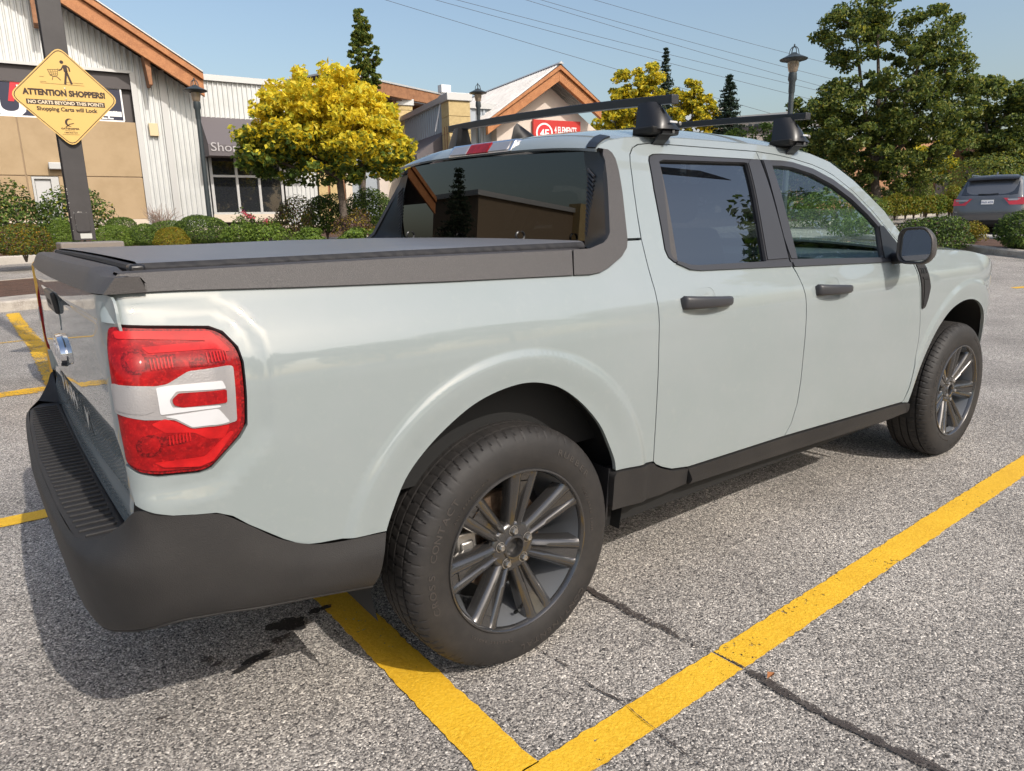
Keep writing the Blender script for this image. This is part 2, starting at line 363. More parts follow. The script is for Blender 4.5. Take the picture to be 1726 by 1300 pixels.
WIN_R = [(.830, 1.5075), (.790, 1.505), (.765, 1.497), (.753, 1.482), (.717, 1.382), (.684, 1.249), (.668, 1.190), (.672, 1.165), (.69, 1.150), (.756, 1.128), (.806, 1.121), (1.10, 1.113), (1.335, 1.107)]
rdoor = DR + DB + DM[::-1][1:-1] + [(1.424, 1.543)]
rdoor_c = DR[::-1] + [(1.424, 1.543), (1.4165, 1.5085)] + WIN_R + DM[4:] + DB[::-1][1:]
FWO = [(1.488, 1.5085), (1.560, 1.510), (1.647, 1.506), (1.781, 1.483), (1.902, 1.440), (2.012, 1.377), (2.102, 1.299), (2.158, 1.236), (2.225, 1.150), (2.245, 1.112)]
fdoor_c = DTOP[::-1] + [(1.4165, 1.5085)] + FWO + [(2.245, 1.083), (1.348, 1.1055)] + DM[5:] + DF[::-1][:-1]
fender = [(2.30, 1.118)] + [(2.312, 1.066)] + DF[3:-1] + [(2.36, .394), (2.40, .392)] + FARCH[1:] + [(3.46, .42), (3.62, .50), (3.66, .75), (3.60, .90), (3.50, .97), (3.40, 1.01), (3.20, 1.062), (2.95, 1.098), (2.62, 1.117)]
SIDES = (1, -1)
for sd in SIDES:
    panel('bed_side', bed, PAINT, TR, side=sd, gap=.0015, step=.018, dn=.012, rings=True)
    panel('cab_frame', frame, PAINT, TR, side=sd, gap=.0015, dn=.012)
    CUP = lambda a, c: rnd([(a-.058, c-.044), (a+.058, c-.044), (a+.050, c+.044), (a-.050, c+.044)], .026); cupR = CUP(.788, 1.018); cupF = CUP(1.582, 1.002)
    rd = panel('rear_door', rdoor_c, PAINT, TR, side=sd, gap=.0022, dn=.012, holes=[cupR], rings=True)
    fd = panel('front_door', fdoor_c, PAINT, TR, side=sd, gap=.0022, dn=.012, holes=[cupF], rings=True)
    panel('fender', fender, PAINT, TR, side=sd, gap=.0015, step=.022, dn=.012, rings=True)
    # window surrounds, belt mouldings and panes
    glr = [(.828, 1.487), (.803, 1.480), (.690, 1.178), (.695, 1.158), (.76, 1.138), (.81, 1.1335), (1.193, 1.128), (1.318, 1.492), (1.30, 1.494)]
    trim = WIN_R[::-1] + [(1.4165, 1.5085)] + DM[1:4] + [(1.341, 1.110)]
    panel('window_surround', trim, FRAMEM, rd, off=.002, holes=[glr], side=sd, gap=.002, fl=.02)
    panel('window_pane', glr, GLASSD, rd, off=-.010, side=sd, fl=0)
    div = [(.812, 1.488), (.797, 1.488), (.688, 1.172), (.694, 1.155), (.715, 1.148)]
    panel('window_divider', div, CAPM, rd, off=-.004, side=sd, fl=.01)
    glf = [(1.476, 1.487), (1.55, 1.489), (1.63, 1.484), (1.756, 1.460), (1.878, 1.416), (1.985, 1.355), (2.07, 1.289), (2.122, 1.236), (2.052, 1.104), (1.395, 1.127)]
    trimf = [(1.429, 1.5085)] + FWO + [(2.245, 1.083), (1.349, 1.1065), (1.346, 1.124)] + [(1.370, 1.235), (1.398, 1.387)]
    panel('window_surround', trimf, FRAMEM, fd, off=.002, holes=[glf], side=sd, fl=.02)
    panel('window_pane', glf, GLASSF, fd, off=-.010, side=sd, fl=0)
    panel('belt_moulding', [(.757, 1.136), (.706, 1.151), (.697, 1.1435), (.752, 1.121), (.806, 1.115), (1.336, 1.1015), (1.336, 1.116), (.81, 1.130)], FRAMEM, rd, off=.007, side=sd, fl=.012, dn=.01)
    panel('belt_moulding', [(1.350, 1.116), (1.350, 1.1005), (2.25, 1.077), (2.25, 1.093)], FRAMEM, fd, off=.007, side=sd, fl=.012)
    panel('pillar_trim', [(1.432, 1.507), (1.396, 1.385), (1.356, 1.205), (1.352, 1.130), (1.392, 1.128), (1.474, 1.487), (1.478, 1.507)], FRAMEM, fd, off=.006, side=sd, fl=.01)
    panel('pillar_trim', [(1.352, 1.505), (1.408, 1.505), (1.385, 1.387), (1.356, 1.235), (1.334, 1.132), (1.200, 1.132), (1.322, 1.49)], FRAMEM, rd, off=.006, side=sd, fl=.01)
    panel('mirror_sail', [(2.122, 1.236), (2.158, 1.236), (2.235, 1.14), (2.245, 1.09), (2.052, 1.096)], SATIN, fd, off=.008, side=sd, fl=.015)
    # rocker and lower cladding
    rock1 = [(.373, .385), (.372, .50), (.382, .513), (.56, .501), (.575, .487), (.61, .469), (.66, .450), (.742, .438), (.742, .383), (.60, .375)]
    rock2 = [(.747, .383), (.747, .437), (1.343, .4285), (2.36, .391), (2.402, .388), (2.385, .350), (2.194, .334), (1.5, .358)]
    rk = panel('rocker_cladding', rock1, PLASTIC, TR, off=.006, side=sd, fl=.06)
    panel('rocker_cladding', rock2, PLASTIC, TR, off=lambda s, z: .004+.022*np.exp(-((z-(.438-(s-.747)*.027)+.035)/.022)**2), side=sd, fl=.06, dn=.012, step=.014)
    # rail cap, side strip, and the trim running up behind the cab
    capside = [(-.9385, 1.167)] + [(a, b-.002) for a, b in RAIL[1:4]] + [(.236, 1.1325), (.262, 1.2018), (-.30, 1.2035), (-.90, 1.2015), (-.913, 1.2005)]
    panel('rail_cap', capside, CAPM, TR, off=.007, side=sd, fl=.02)
    ctrim = [(.240, 1.1325)] + [(a+.002, b-.003) for a, b in RAIL[5:]] + [(a+.002, b) for a, b in CPO] + [(.548, 1.508), (.535, 1.490)] + CREASE + [(.268, 1.2018)]
    panel('sail_trim', ctrim, CAPM, TR, off=.008, side=sd, fl=.02, dn=.012, step=.02)
    # wheel well liners
    for cx, zc, r0 in ((-.012, .41, .445), (WB-.02, .405, .455)):
        b = MB(); G = []
        for j, yy in enumerate((-.895, -.80, -.62)):
            G.append([(cx+(r0+.004)*cos(a), max(yy, -float(W(cx+(r0+.004)*cos(a), max(.45, zc+r0*sin(a))))+.018)*sd, zc+(r0+.002)*sin(a)) for a in np.linspace(-.25, pi+.25, 26)])
        b.grid(G); b.add([(cx, -.615*sd, .3)]+[(cx+.46*cos(a), -.615*sd, zc+.46*sin(a)) for a in np.linspace(-.3, pi+.3, 20)], [(0, i, i+1) for i in range(1, 20)])
        b.build('wheel_arch_liner', BLACK, TR, True)
    b = MB(); b.grid([[(.375, -.885*sd, .52), (.362, -.885*sd, .35)], [(.385, -.66*sd, .52), (.362, -.66*sd, .33)]]); b.build('mud_flap', SATIN, TR, solid=.008)
# lower bodies, floors and firewalls so no daylight shows through the shut lines
b = MB(); b.box(-.40, .40, -.60, .60, .30, .70); b.box(.40, 2.42, -.84, .84, .30, .46); b.box(2.40, 3.5, -.60, .60, .28, .95); b.build('underbody', BLACK, TR)
b = MB(); b.box(.46, .50, -.80, .80, .42, 1.16); b.box(-.93, .46, -.80, -.77, .60, 1.165); b.box(-.93, .46, .77, .80, .60, 1.165); b.box(-.94, .46, -.77, .77, .60, .64); b.build('bed_inner', BLACK, TR)
MB().box(.50, 2.30, -.85, -.835, .44, 1.08).build('door_inner', BLACK, TR); MB().box(.50, 2.30, .835, .85, .44, 1.08).build('door_inner', BLACK, TR); MB().box(-.80, -.45, -.86, .86, .50, .72).build('bumper_beam', BLACK, TR)
b = MB(); b.tube([(0, -.7, .364), (0, .7, .364)], .05, 10); b.tube([(WB, -.7, .364), (WB, .7, .364)], .04, 10); b.build('axle', BLACK, TR)

# roof skin
ZSx = np.array([q[0] for q in ZS][::-1]); ZSz = np.array([q[1] for q in ZS][::-1])
ZCx = np.array([.515, .535, .565, .61, .68, .80, 1.0, 1.3, 1.6, 1.85, 2.02]); ZCz = np.array([1.521, 1.547, 1.570, 1.586, 1.599, 1.616, 1.635, 1.650, 1.646, 1.618, 1.575])
def roofsf(u, v):                              # u along x, v across -1..1
    u = np.asarray(u, float); v = np.asarray(v, float); zs = np.interp(u, ZSx, ZSz); hw = W(u, zs); zc = pch(u, ZCx, ZCz)
    e = np.abs(v)
    return np.stack([u-.010*(1-e**2)*ss(.75, .52, u), v*hw, zs+(zc-zs)*(1-e**3.4)+.024*(v*hw+.64)], -1)
panel('roof', [(.524, -1), (1.93, -1), (1.99, -.8), (2.02, 0), (1.99, .8), (1.93, 1), (.524, 1)], PAINT, TR, sf=roofsf, fl=.01, step=.024, dn=.012)
for sd in SIDES:                               # dark channel strips at the roof corners
    panel('roof_strip', [(.5245, -.998), (.56, -.988), (.64, -.958), (.645, -.875), (.56, -.922), (.5245, -.935)], SATIN, TR, off=.005, sf=roofsf, side=sd, fl=.008, step=.01, dn=.01)
# header below roof edge and rear window
def rearsf(y, z):                              # plane of rear glass
    y = np.asarray(y, float); z = np.asarray(z, float); return np.stack([.534-(1.53-z)*.055-.010*(1-(y/.7)**2), y, z+0*y], -1)
def rp(name, poly, m, par=TR, off=0., fl=.01, sd=1, **k):  # outward is -X here: s = -y keeps the winding
    return panel(name, [(-a, b) for a, b in poly], m, par, off=off, sf=lambda s, z: rearsf(-np.asarray(s, float), z), fl=fl, side=sd, **k)
GT = [(-.592, 1.509), (-.45, 1.517), (-.25, 1.528), (0, 1.537), (.25, 1.542), (.45, 1.541), (.592, 1.538), (.640, 1.42), (.672, 1.19), (-.618, 1.19), (-.617, 1.42)]
rg = rp('rear_window', GT, GLASSR, fl=.004, off=0)
0 and rp('roof_header', [(-.605, 1.5265), (0, 1.5365), (.605, 1.5265), (.600, 1.534), (0, 1.556), (-.600, 1.534)], PAINT, off=.002, step=.02)
for sd in SIDES:                               # inner sail panels between glass and trim crease, with louvres
    cz = np.array([q[1] for q in CREASE][::-1]); cx = np.array([q[0] for q in CREASE][::-1])
    G = []
    for z in np.linspace(1.203, 1.507, 16):
        ya = np.interp(z, [1.19, 1.42, 1.51], [.616, .615, .592] if sd > 0 else [.670, .638, .592]); A = rearsf(-ya, z)+np.array([-.001, 0, 0])
        X = float(np.interp(z, cz, cx)) if z < 1.47 else .532; B = surf(X, z)+np.array([0, -.008, 0])
        if z > 1.47: B = surf(.532, z)
        G.append([(p_[0], p_[1]*sd, p_[2]) for p_ in (A, A*.66+B*.34, A*.33+B*.67, B)])
    b = MB(); b.grid(G); sp = b.build('sail_inner', SATIN, TR, True)
    vb = MB()
    for k in range(15):
        z = 1.235+k*.0145; ya = float(np.interp(z, [1.19, 1.42], [.616, .615] if sd > 0 else [.670, .638])); A = rearsf(-ya-.004, z+.014); B = rearsf(-ya-.040, z-.012)
        MB().tube([(A[0]-.004, A[1]*sd, A[2]), (B[0]-.010, B[1]*sd, B[2])], [.0035, .0045], 6).build('louvre', FRAMEM, sp, True)
# third brake lamp and fin
hl = empty('high_brake_lamp', parent=TR)
def lampbox(y0, y1, z0, z1, out, m, nm, bev=.006):
    b = MB(); b.add([(x_, y_, z_+.024*y_) for x_, y_, z_ in ((.508, y0, z0), (.508, y1, z0), (.540, y1, z1), (.540, y0, z1), (.59, y0, z0), (.59, y1, z0), (.62, y1, z1), (.62, y0, z1))],
        [(0, 1, 2, 3), (4, 5, 6, 7), (0, 1, 5, 4), (3, 2, 6, 7), (0, 3, 7, 4), (1, 2, 6, 5)])
    for i, v in enumerate(b.v): b.v[i] = (v[0]-out, v[1], v[2])
    return b.build(nm, m, hl, bevel=bev)
lampbox(-.215, .215, 1.546, 1.594, .002, CHROME, 'housing', .008)
lampbox(-.20, -.075, 1.552, 1.589, .006, LENSC, 'clear_lens'); lampbox(.075, .20, 1.552, 1.589, .006, LENSC, 'clear_lens'); lampbox(-.074, .074, 1.550, 1.591, .008, RED, 'red_lens')
b = MB(); G = []
for t in np.linspace(0, 1, 11):
    x = .70+.16*t; h = .062*(ss(0, .16, t)*(1-t)**1.05)*1.25; hw = .028*(1-abs(2*t-1)**2.5)+.002
    G.append([(x-.02*hh, yy*hw, 1.607+.008+hh*h) for yy, hh in ((-1, -.35), (-.9, .05), (-.45, .55), (-.12, 1), (.12, 1), (.45, .55), (.9, .05), (1, -.35))])
b.grid(G); b.build('antenna_fin', SATIN, TR, True, ang=70)
# soft bed cover -------------------------------------------------------------------------------------------
def cz_(x): return 1.2225+.004*ss(-.9, .3, x)
b = MB(); xs = np.linspace(-.868, .36, 44); ys = np.concatenate([[-.772], np.linspace(-.755, .755, 13), [.772]])
rr = np.random.default_rng(3); wr = rr.normal(0, 1, 80)
G = []
for i, x in enumerate(xs):
    row = []
    for j, y in enumerate(ys):
        z = cz_(x)+.006*(1-(y/.775)**2)+.0012*sin(x*9+y*3)
        if j in (0, len(ys)-1): z -= .003
        yy = y
        row.append((x-.016*(abs(y)/.775)**6*0, yy, z))
    G.append(row)
b.grid(G)
cv = b.build('bed_cover', COVER, TR, True, ang=50)
for s_ in (-1, 1):
    G = []; rr = np.random.default_rng(8)
    for x in np.linspace(-.868, .36, 150):
        k_ = .0016*sin(x*140+2*sin(x*23))+.0008*rr.normal(); kk = .0020*sin(x*75+3*sin(x*11))
        G.append([(x, s_*(.7725), cz_(x)-.002), (x, s_*(.7765+k_*.6), cz_(x)-.007), (x, s_*(.780+k_), 1.211+kk*.5), (x, s_*(.779+k_*1.5), 1.2025), (x, s_*.766, 1.198)])
    MB().grid(G).build('cover_hem', SKIRT, cv, True, ang=80)
b = MB(); b.tube([(-.872, -.772, 1.2085), (-.873, -.3, 1.2125), (-.873, .3, 1.2125), (-.872, .772, 1.2085)], .0105, 8); b.build('cover_roll', SKIRT, cv, True)
b = MB(); b.box(-.885, -.855, -.79, -.745, 1.1975, 1.219); b.build('corner_clip', SATIN, cv, bevel=.006)
b = MB(); b.box(-.885, -.855, .745, .79, 1.1975, 1.219); b.build('corner_clip', SATIN, cv, bevel=.006)
for y in (-.43, .34):
    b = MB(); b.tube([(.385+.018*cos(a), y+.0*sin(a), 1.240+.016*sin(a)) for a in np.linspace(0, 2*pi, 13)],   .004, 6, cap=False); b.build('cover_buckle', SATIN, cv, True)
b = MB()
for k in range(0):                            # gathered hem wrinkles
    x = -.80+k*.045+random.uniform(-.012, .012); b.tube([(x, -.777, 1.199), (x+random.uniform(-.01, .01), -.7775, 1.218)], .0011, 5)
pass
# rail tops --------------------------------------------------------------------------------------------------
for sd in SIDES:
    prof = [(0, .0), (-.010, .006), (-.05, .0065), (-.10, -.004), (-.13, -.02)]
    G = []
    for x in np.linspace(-.912, .30, 26):
        y0 = -float(W(x, 1.202))-.007; z0 = float(np.interp(x, [-.913, -.9, -.30, .305], [1.1995, 1.2010, 1.2030, 1.2010]))
        G.append([(x, (y0-a)*sd, z0+c) for a, c in prof])
    MB().grid(G).build('rail_top', CAPM, TR, True, ang=60)
# tailgate ---------------------------------------------------------------------------------------------------
TG = empty('tailgate', parent=TR)
def tgx(y, z):
    y = np.asarray(y, float); z = np.asarray(z, float); e = 1-(np.abs(y)/.868)**2
    x = -.952-.012*e
    x = x - .007*ss(1.105, 1.125, z)*e + .010*ss(.90, .80, z) - .006*ss(.745, .705, z) + .030*ss(.90, .66, z)*0
    rim = .021*ss(.79, .868, np.abs(y)); x = x + rim
    x = x + .016*np.exp(-(((np.abs(y)-.86)/.07)**2+((z-1.055)/.03)**2))
    return x
def tgs(s, z): y = -np.asarray(s, float); z = np.asarray(z, float); return np.stack([tgx(y, z), y, z+0*y], -1)
tg = panel('panel', rnd([(-.866, .700), (.866, .700), (.868, .95), (.872, 1.120), (.858, 1.166), (-.858, 1.166), (-.872, 1.120), (-.868, .95)], .02), PAINT, TG, sf=tgs, step=.014, dn=.012, fl=.005)
panel('valance', [(-.86, .652), (.86, .652), (.864, .698), (-.864, .698)], PAINT, TG, sf=tgs, off=-.002, step=.01, dn=.01)
b = MB(); G = []                               # black cap along the tailgate top
for y in np.linspace(-.856, .856, 45):
    e = 1-(abs(y)/.868)**2; k = float(ss(.77, .70, abs(y))); xx = float(tgx(y, 1.16))
    zt = 1.2005+.014*k
    G.append([(xx+.006, y, 1.1665), (xx-.005, y, 1.1685), (xx+.010-.0*k, y, zt-.012), (xx+.020, y, zt-.002), (xx+.032, y, zt), (-.895, y, zt-.002), (-.878, y, 1.197), (-.87, y, 1.185)])
b.grid(G); b.build('top_cap', CAPM, TG, True, ang=35)
for yy in (-.857, .857):
    b = MB(); b.prism([(-.946, 1.168), (-.922, 1.199), (-.88, 1.199), (-.87, 1.168)], lambda x, z: (x, yy*1.0, z), lambda x, z: (x, yy*.99, z)); b.build('cap_end', CAPM, TG)
# handle, badge, debossed lettering
hb = MB(); hb.box(-.010, .006, -.105, .105, -.030, .030, T=lambda x, y, z: (float(tgx(y, 1.105+z))+x, y, 1.095+z)); hh = hb.build('tailgate_handle', SATIN, TG, bevel=.006)
hb = MB(); hb.box(-.014, -.006, -.05, .05, -.012, .012, T=lambda x, y, z: (float(tgx(y, 1.1))+x, y, 1.098+z)); hb.build('grip', BLACK, hh, bevel=.003)
hb = MB(); hb.prism(rnd([(-.10, 1.062), (.10, 1.062), (.07, 1.015), (-.07, 1.015)], .02), lambda y, z: (float(tgx(y, z))-.002, y, z), lambda y, z: (float(tgx(y, z))+.01, y, z)); hb.build('handle_recess', PAINT, hh)
def oval(a, c, d0, d1, nm, m, par, cz0=.953):
    b = MB(); n = 40; P = []
    for rr_, dd in ((1, d0), (1, d0-.006), (.93, d1), (.80, d1), (0, d1)):
        P.append([(float(tgx(0, .95))-dd*-1*-1 if False else -.966-dd, rr_*a*cos(2*pi*k/n), cz0+rr_*c*sin(2*pi*k/n)) for k in range(n+1)])
    b.grid(P); return b.build(nm, m, par, True, ang=60)
ob = oval(.118, .047, .000, .012, 'badge_bezel', CHROME, TG); 
b = MB(); n = 40
b.grid([[(-.9795, rr_*.112*cos(2*pi*k/n), .953+rr_*.043*sin(2*pi*k/n)) for k in range(n+1)] for rr_ in (1, .86)]); b.build('badge_ring', CHROME, ob, True)
me = text_mesh('Ford', .075, .0012, .0012, .25); put_text('badge_script', me, lambda x, y, z: (-.9788-z, -x, .932+y), LENSW, ob)
me = text_mesh('MAVERICK', .098, .0, .0012, sx=1.5); put_text('tailgate_lettering', me, lambda x, y, z: (float(tgx(-x-.02, .775+y))-.0022, -x-.02, .775+y), mat('lettering_paint', (.25, .29, .29), .5, 0, 1, .05), TG)
# bumper -----------------------------------------------------------------------------------------------------
BP = empty('rear_bumper', parent=TR)
rows = [  # bottom tuck, bottom edge, lower mid, shoulder, top edge
 ((-1.00, 0, .385), (-1.055, 0, .400), (-1.078, 0, .52), (-1.088, 0, .622), (-1.074, 0, .644)),
 ((-1.00, -.47, .385), (-1.045, -.47, .402), (-1.066, -.47, .52), (-1.075, -.47, .622), (-1.062, -.47, .646)),
 ((-.97, -.66, .395), (-1.025, -.675, .412), (-1.050, -.69, .52), (-1.062, -.70, .622), (-1.048, -.695, .648)),
 ((-.93, -.745, .42), (-.995, -.775, .440), (-1.024, -.795, .53), (-1.038, -.805, .620), (-1.016, -.775, .660)),
 ((-.90, -.80, .44), (-.955, -.845, .465), (-.976, -.868, .54), (-.990, -.880, .622), (-.975, -.846, .705)),
 ((-.87, -.82, .45), (-.895, -.878, .478), (-.908, -.902, .54), (-.915, -.912, .620), (-.946, -.896, .744)),
 ((-.80, -.83, .45), (-.82, -.888, .470), (-.825, -.910, .53), (-.83, -.916, .620), (-.870, -.9115, .7175)),
 ((-.77, -.83, .44), (-.785, -.889, .464), (-.788, -.9105, .52), (-.79, -.917, .605), (-.806, -.912, .7055)),
 ((-.74, -.83, .43), (-.75, -.890, .457), (-.752, -.911, .51), (-.752, -.916, .585), (-.752, -.9105, .667)),
 ((-.66, -.83, .42), (-.665, -.891, .443), (-.666, -.912, .49), (-.666, -.916, .535), (-.666, -.9095, .600)),
 ((-.58, -.83, .41), (-.585, -.892, .431), (-.584, -.913, .465), (-.582, -.917, .510), (-.580, -.9085, .5655)),
 ((-.45, -.83, .39), (-.458, -.895, .411), (-.446, -.915, .45), (-.436, -.920, .495), (-.421, -.9085, .5475))]
R_ = np.array(rows)
tt = np.concatenate([[0], np.cumsum(np.linalg.norm(R_[1:, 3]-R_[:-1, 3], axis=1))]); tq = np.concatenate([np.linspace(0, tt[3], 16), np.linspace(tt[3], tt[6], 22)[1:], np.linspace(tt[6], tt[-1], 26)[1:]])
C_ = np.stack([[pch(tq, tt, R_[:, j, k]) for k in range(3)] for j in range(5)])   # 5,3,n
C_ = C_.transpose(2, 0, 1)
vq = np.linspace(0, 4, 25); G = []
for i in range(len(tq)):
    G.append(np.stack([pch(vq, np.arange(5.), C_[i, :, k]) for k in range(3)], 1))
G = np.array(G); Gm = G[::-1]*[1, -1, 1]; Gall = np.concatenate([Gm[:-1], G])
b = MB(); b.grid(Gall.tolist()); skin = b.build('bumper_skin', PLASTIC, BP, True, ang=70)
b = MB(); LP = Gall[:, 5].copy(); LP[:, 2] -= .001; LP[:, 1] *= .996; b.tube(LP.tolist(), .0055, 8); b.build('lower_lip', PLASTIC, BP, True)
for sd in SIDES:                               # sloping corner shoulders up to the body
    top = G[12:44, -1]; body = np.array([(max(-.958, q[0]+.004), -.800 if q[1] > -.80 else q[1]*.985, q[2]-.004) for q in top])
    inn = np.array([( -.945 if q[2] > .65 and q[0] < -.94 else q[0], min(q[1]+.02, -.76) if q[0] > -.98 else q[1]+.035, q[2]-(.0 if q[0] > -.95 else .002)) for q in top])
    b = MB(); A = G[15:38, -1]
    Bc = np.array([(-.948, -.74-.13*t, .646+.11*t**1.3) for t in np.linspace(0, 1, len(A))])
    b.grid([[((A[i]*(1-u)+Bc[i]*u)*[1, sd, 1]).tolist() for u in np.linspace(0, 1, 6)] for i in range(len(A))]); b.build('corner_shoulder', PLASTIC, BP, True, ang=70)
    b = MB(); b.box(-.955, -.87, -.86 if sd > 0 else .70, -.70 if sd > 0 else .86, .60, .65); b.build('corner_filler', BLACK, BP)
b = MB(); G2 = []
for y in np.linspace(-.765, .765, 40):
    xo = -float(np.interp(abs(y), [0, .47, .695, .775], [1.074, 1.062, 1.048, 1.016])); zo = .6455
    G2.append([(xo, y, zo), (xo+.012, y, zo+.003), (-.958, y, zo+.002), (-.945, y, zo-.004), (-.93, y, .60)])
b.grid(G2); st = b.build('step_pad', PLASTIC, BP, True, ang=45)
rib = None
for y in np.arange(-.715, .7151, .0358):
    xo = -float(np.interp(abs(y), [0, .47, .695, .775], [1.074, 1.062, 1.048, 1.016]))
    b = MB(); b.box(xo+.010, -.965, y-.0035, y+.0035, .646, .6525); b.build('rib', PLASTIC, st, bevel=.0018, seg=1)
b = MB(); G2 = [[(-.957, y, .645), (-.951, y, .700)] for y in np.linspace(-.80, .80, 3)]; b.grid(G2)
# tail lamps -------------------------------------------------------------------------------------------------
CLEAR = [(-.965, 1.004), (-.913, .997), (-.890, .993), (-.869, .994), (-.829, 1.013), (-.753, 1.013), (-.740, 1.011), (-.746, .897), (-.765, .896), (-.835, .900), (-.866, .924), (-.914, .932), (-.966, .948)]
F_ = dict(
 red_reflector=([(-.865, .964), (-.852, .974), (-.764, .967), (-.766, .941), (-.849, .946), (-.863, .953)], RED, .0115),
 white_reflector=([(-.882, .933), (-.784, .932), (-.763, .899), (-.835, .903), (-.862, .925)], LENSW, .010),
 chrome_bezel=([(-.890, .990), (-.868, .991), (-.770, .986), (-.764, .969), (-.856, .978), (-.870, .963), (-.866, .948), (-.779, .938), (-.779, .934), (-.889, .938)], LENSW, .0105))
FAC = [([(-.938, 1.097), (-.772, 1.081), (-.740, 1.044), (-.744, 1.038), (-.775, 1.048), (-.785, 1.064), (-.937, 1.083)], REDB), ([(-.901, 1.063), (-.781, 1.062), (-.756, 1.045), (-.892, 1.051)], REDB),
 ([(-.900, 1.048), (-.844, 1.045), (-.848, 1.028), (-.900, 1.026)], REDD), ([(-.824, 1.030), (-.807, 1.040), (-.753, 1.039), (-.756, 1.017), (-.824, 1.019)], REDD),
 ([(-.907, .922), (-.882, .929), (-.859, .915), (-.836, .898), (-.763, .893), (-.775, .867), (-.808, .874), (-.832, .891), (-.885, .901)], REDB), ([(-.894, .896), (-.849, .889), (-.849, .873), (-.889, .875)], REDD),
 ([(-.909, .843), (-.816, .837), (-.762, .879), (-.754, .875), (-.800, .823), (-.827, .816), (-.894, .829)], REDB)]
REV = [(-.961, 1.001), (-.913, .995), (-.895, .983), (-.896, .947), (-.913, .943), (-.963, .953)]
for sd in SIDES:
    tl = panel('tail_lamp', LAMP, REDD, TR, off=.001, side=sd, fl=.03, gap=.002, dn=.012, step=.02, round_=.014)
    inner = shrink(dens(np.array(LAMP[::-1]) if area(LAMP) < 0 else LAMP, .02), .009)
    inner = inner[np.arange(len(inner)) % 2 == 0]
    panel('red_lens', inner, RED, tl, off=lambda s, z: .004+.004*np.sin(z*95)*0+.0035*ss(0, .02, seg_dist(s, z, LAMP)-.008), side=sd, fl=.006, dn=.012, step=.014)
    panel('clear_lens', CLEAR, LENSC, tl, off=.0085, side=sd, fl=.006, dn=.012, step=.014, round_=.006)
    for nm, (pl, mm, of) in F_.items(): panel(nm, pl, mm, tl, off=of, side=sd, fl=.004, dn=.012, step=.014, round_=.004)
    for pl, mm in FAC: panel('lens_facet', pl, mm, tl, off=.0085, side=sd, fl=.005, dn=.008, step=.008, round_=.004)
    for cx_, cz_ in ((-.915, 1.040), (-.912, .880)):
        panel('bulb_reflector', [(cx_+.022*cos(t), cz_+.022*sin(t)) for t in np.linspace(0, 2*pi, 20, endpoint=False)], REDD, tl, off=lambda s, z, cx_=cx_, cz_=cz_: .0084-.004*(1-np.hypot(s-cx_, z-cz_)/.022), side=sd, fl=.003, dn=.006, step=.006)
    for cx_, cz_ in ((-.893, 1.031), (-.880, .884), (-.79, 1.031)):
        for q_ in range(7): panel('lens_rib', [(cx_+q_*.0062, cz_-.008), (cx_+q_*.0062+.0026, cz_-.008), (cx_+q_*.0062+.0026, cz_+.010), (cx_+q_*.0062, cz_+.010)], REDB, tl, off=.0105, side=sd, fl=.002, dn=.01, step=.02)
    panel('reverse_lens', REV, LENSC, tl, off=lambda s, z: .0095+.0012*np.sin(s*1500), side=sd, fl=.004, dn=.003, step=.0022, round_=.004)
# wheels -----------------------------------------------------------------------------------------------------
def tyre_mesh():
    na = 600; prof = []
    # half section: (radius, y) outer side negative
    P = [(.243, -.098), (.246, -.106), (.258, -.111), (.276, -.1145), (.296, -.115), (.318, -.112), (.335, -.105), (.346, -.097), (.3525, -.088), (.3580, -.078), (.3605, -.066)]
    ys = [-.066, -.0645, -.0645, -.0565, -.0565, -.055, -.035, -.0225, -.0225, -.0145, -.0145, 0]
    G0 = [(.3605, 0, 0), (.3605, 0, 0), (.353, 0, 0), (.353, 0, 0), (.361, 0, 0), (.3615, 0, 0), (.3625, 0, 0), (.3630, 0, 0), (.3555, 0, 0), (.3555, 0, 0), (.3632, 0, 0), (.3635, 0, 0)]
    R0 = [q[0] for q in P]+[g[0] for g in G0[1:]]; Y0 = [q[1] for q in P]+ys[1:]
    R0 = R0+R0[-2::-1]; Y0 = Y0+[-y for y in Y0[-2::-1]]
    R0 = np.array(R0); Y0 = np.array(Y0); np_ = len(R0); a = np.arange(na)*2*pi/na
    Rg = np.repeat(R0[None], na, 0); Yg = np.repeat(Y0[None], na, 0)
    for j in range(np_):
        ay = abs(Y0[j]); ph = (a*180/pi/4.6 + Y0[j]*9) % 1
        if .050 < ay < .104: Rg[:, j] -= .0056*((ph < .12))*(1 if ay > .066 else .6)
        elif ay < .05 and R0[j] > .36: Rg[:, j] -= .003*((ph > .42) & (ph < .50))
    Rg[:, 4:6] += .0008
    V = np.stack([Rg*np.cos(a)[:, None], Yg, Rg*np.sin(a)[:, None]], -1).reshape(-1, 3)
    i, j = np.meshgrid(np.arange(na), np.arange(np_-1), indexing='ij'); i2 = (i+1) % na
    F = np.stack([i*np_+j, i2*np_+j, i2*np_+j+1, i*np_+j+1], -1).reshape(-1, 4)
    return V, F
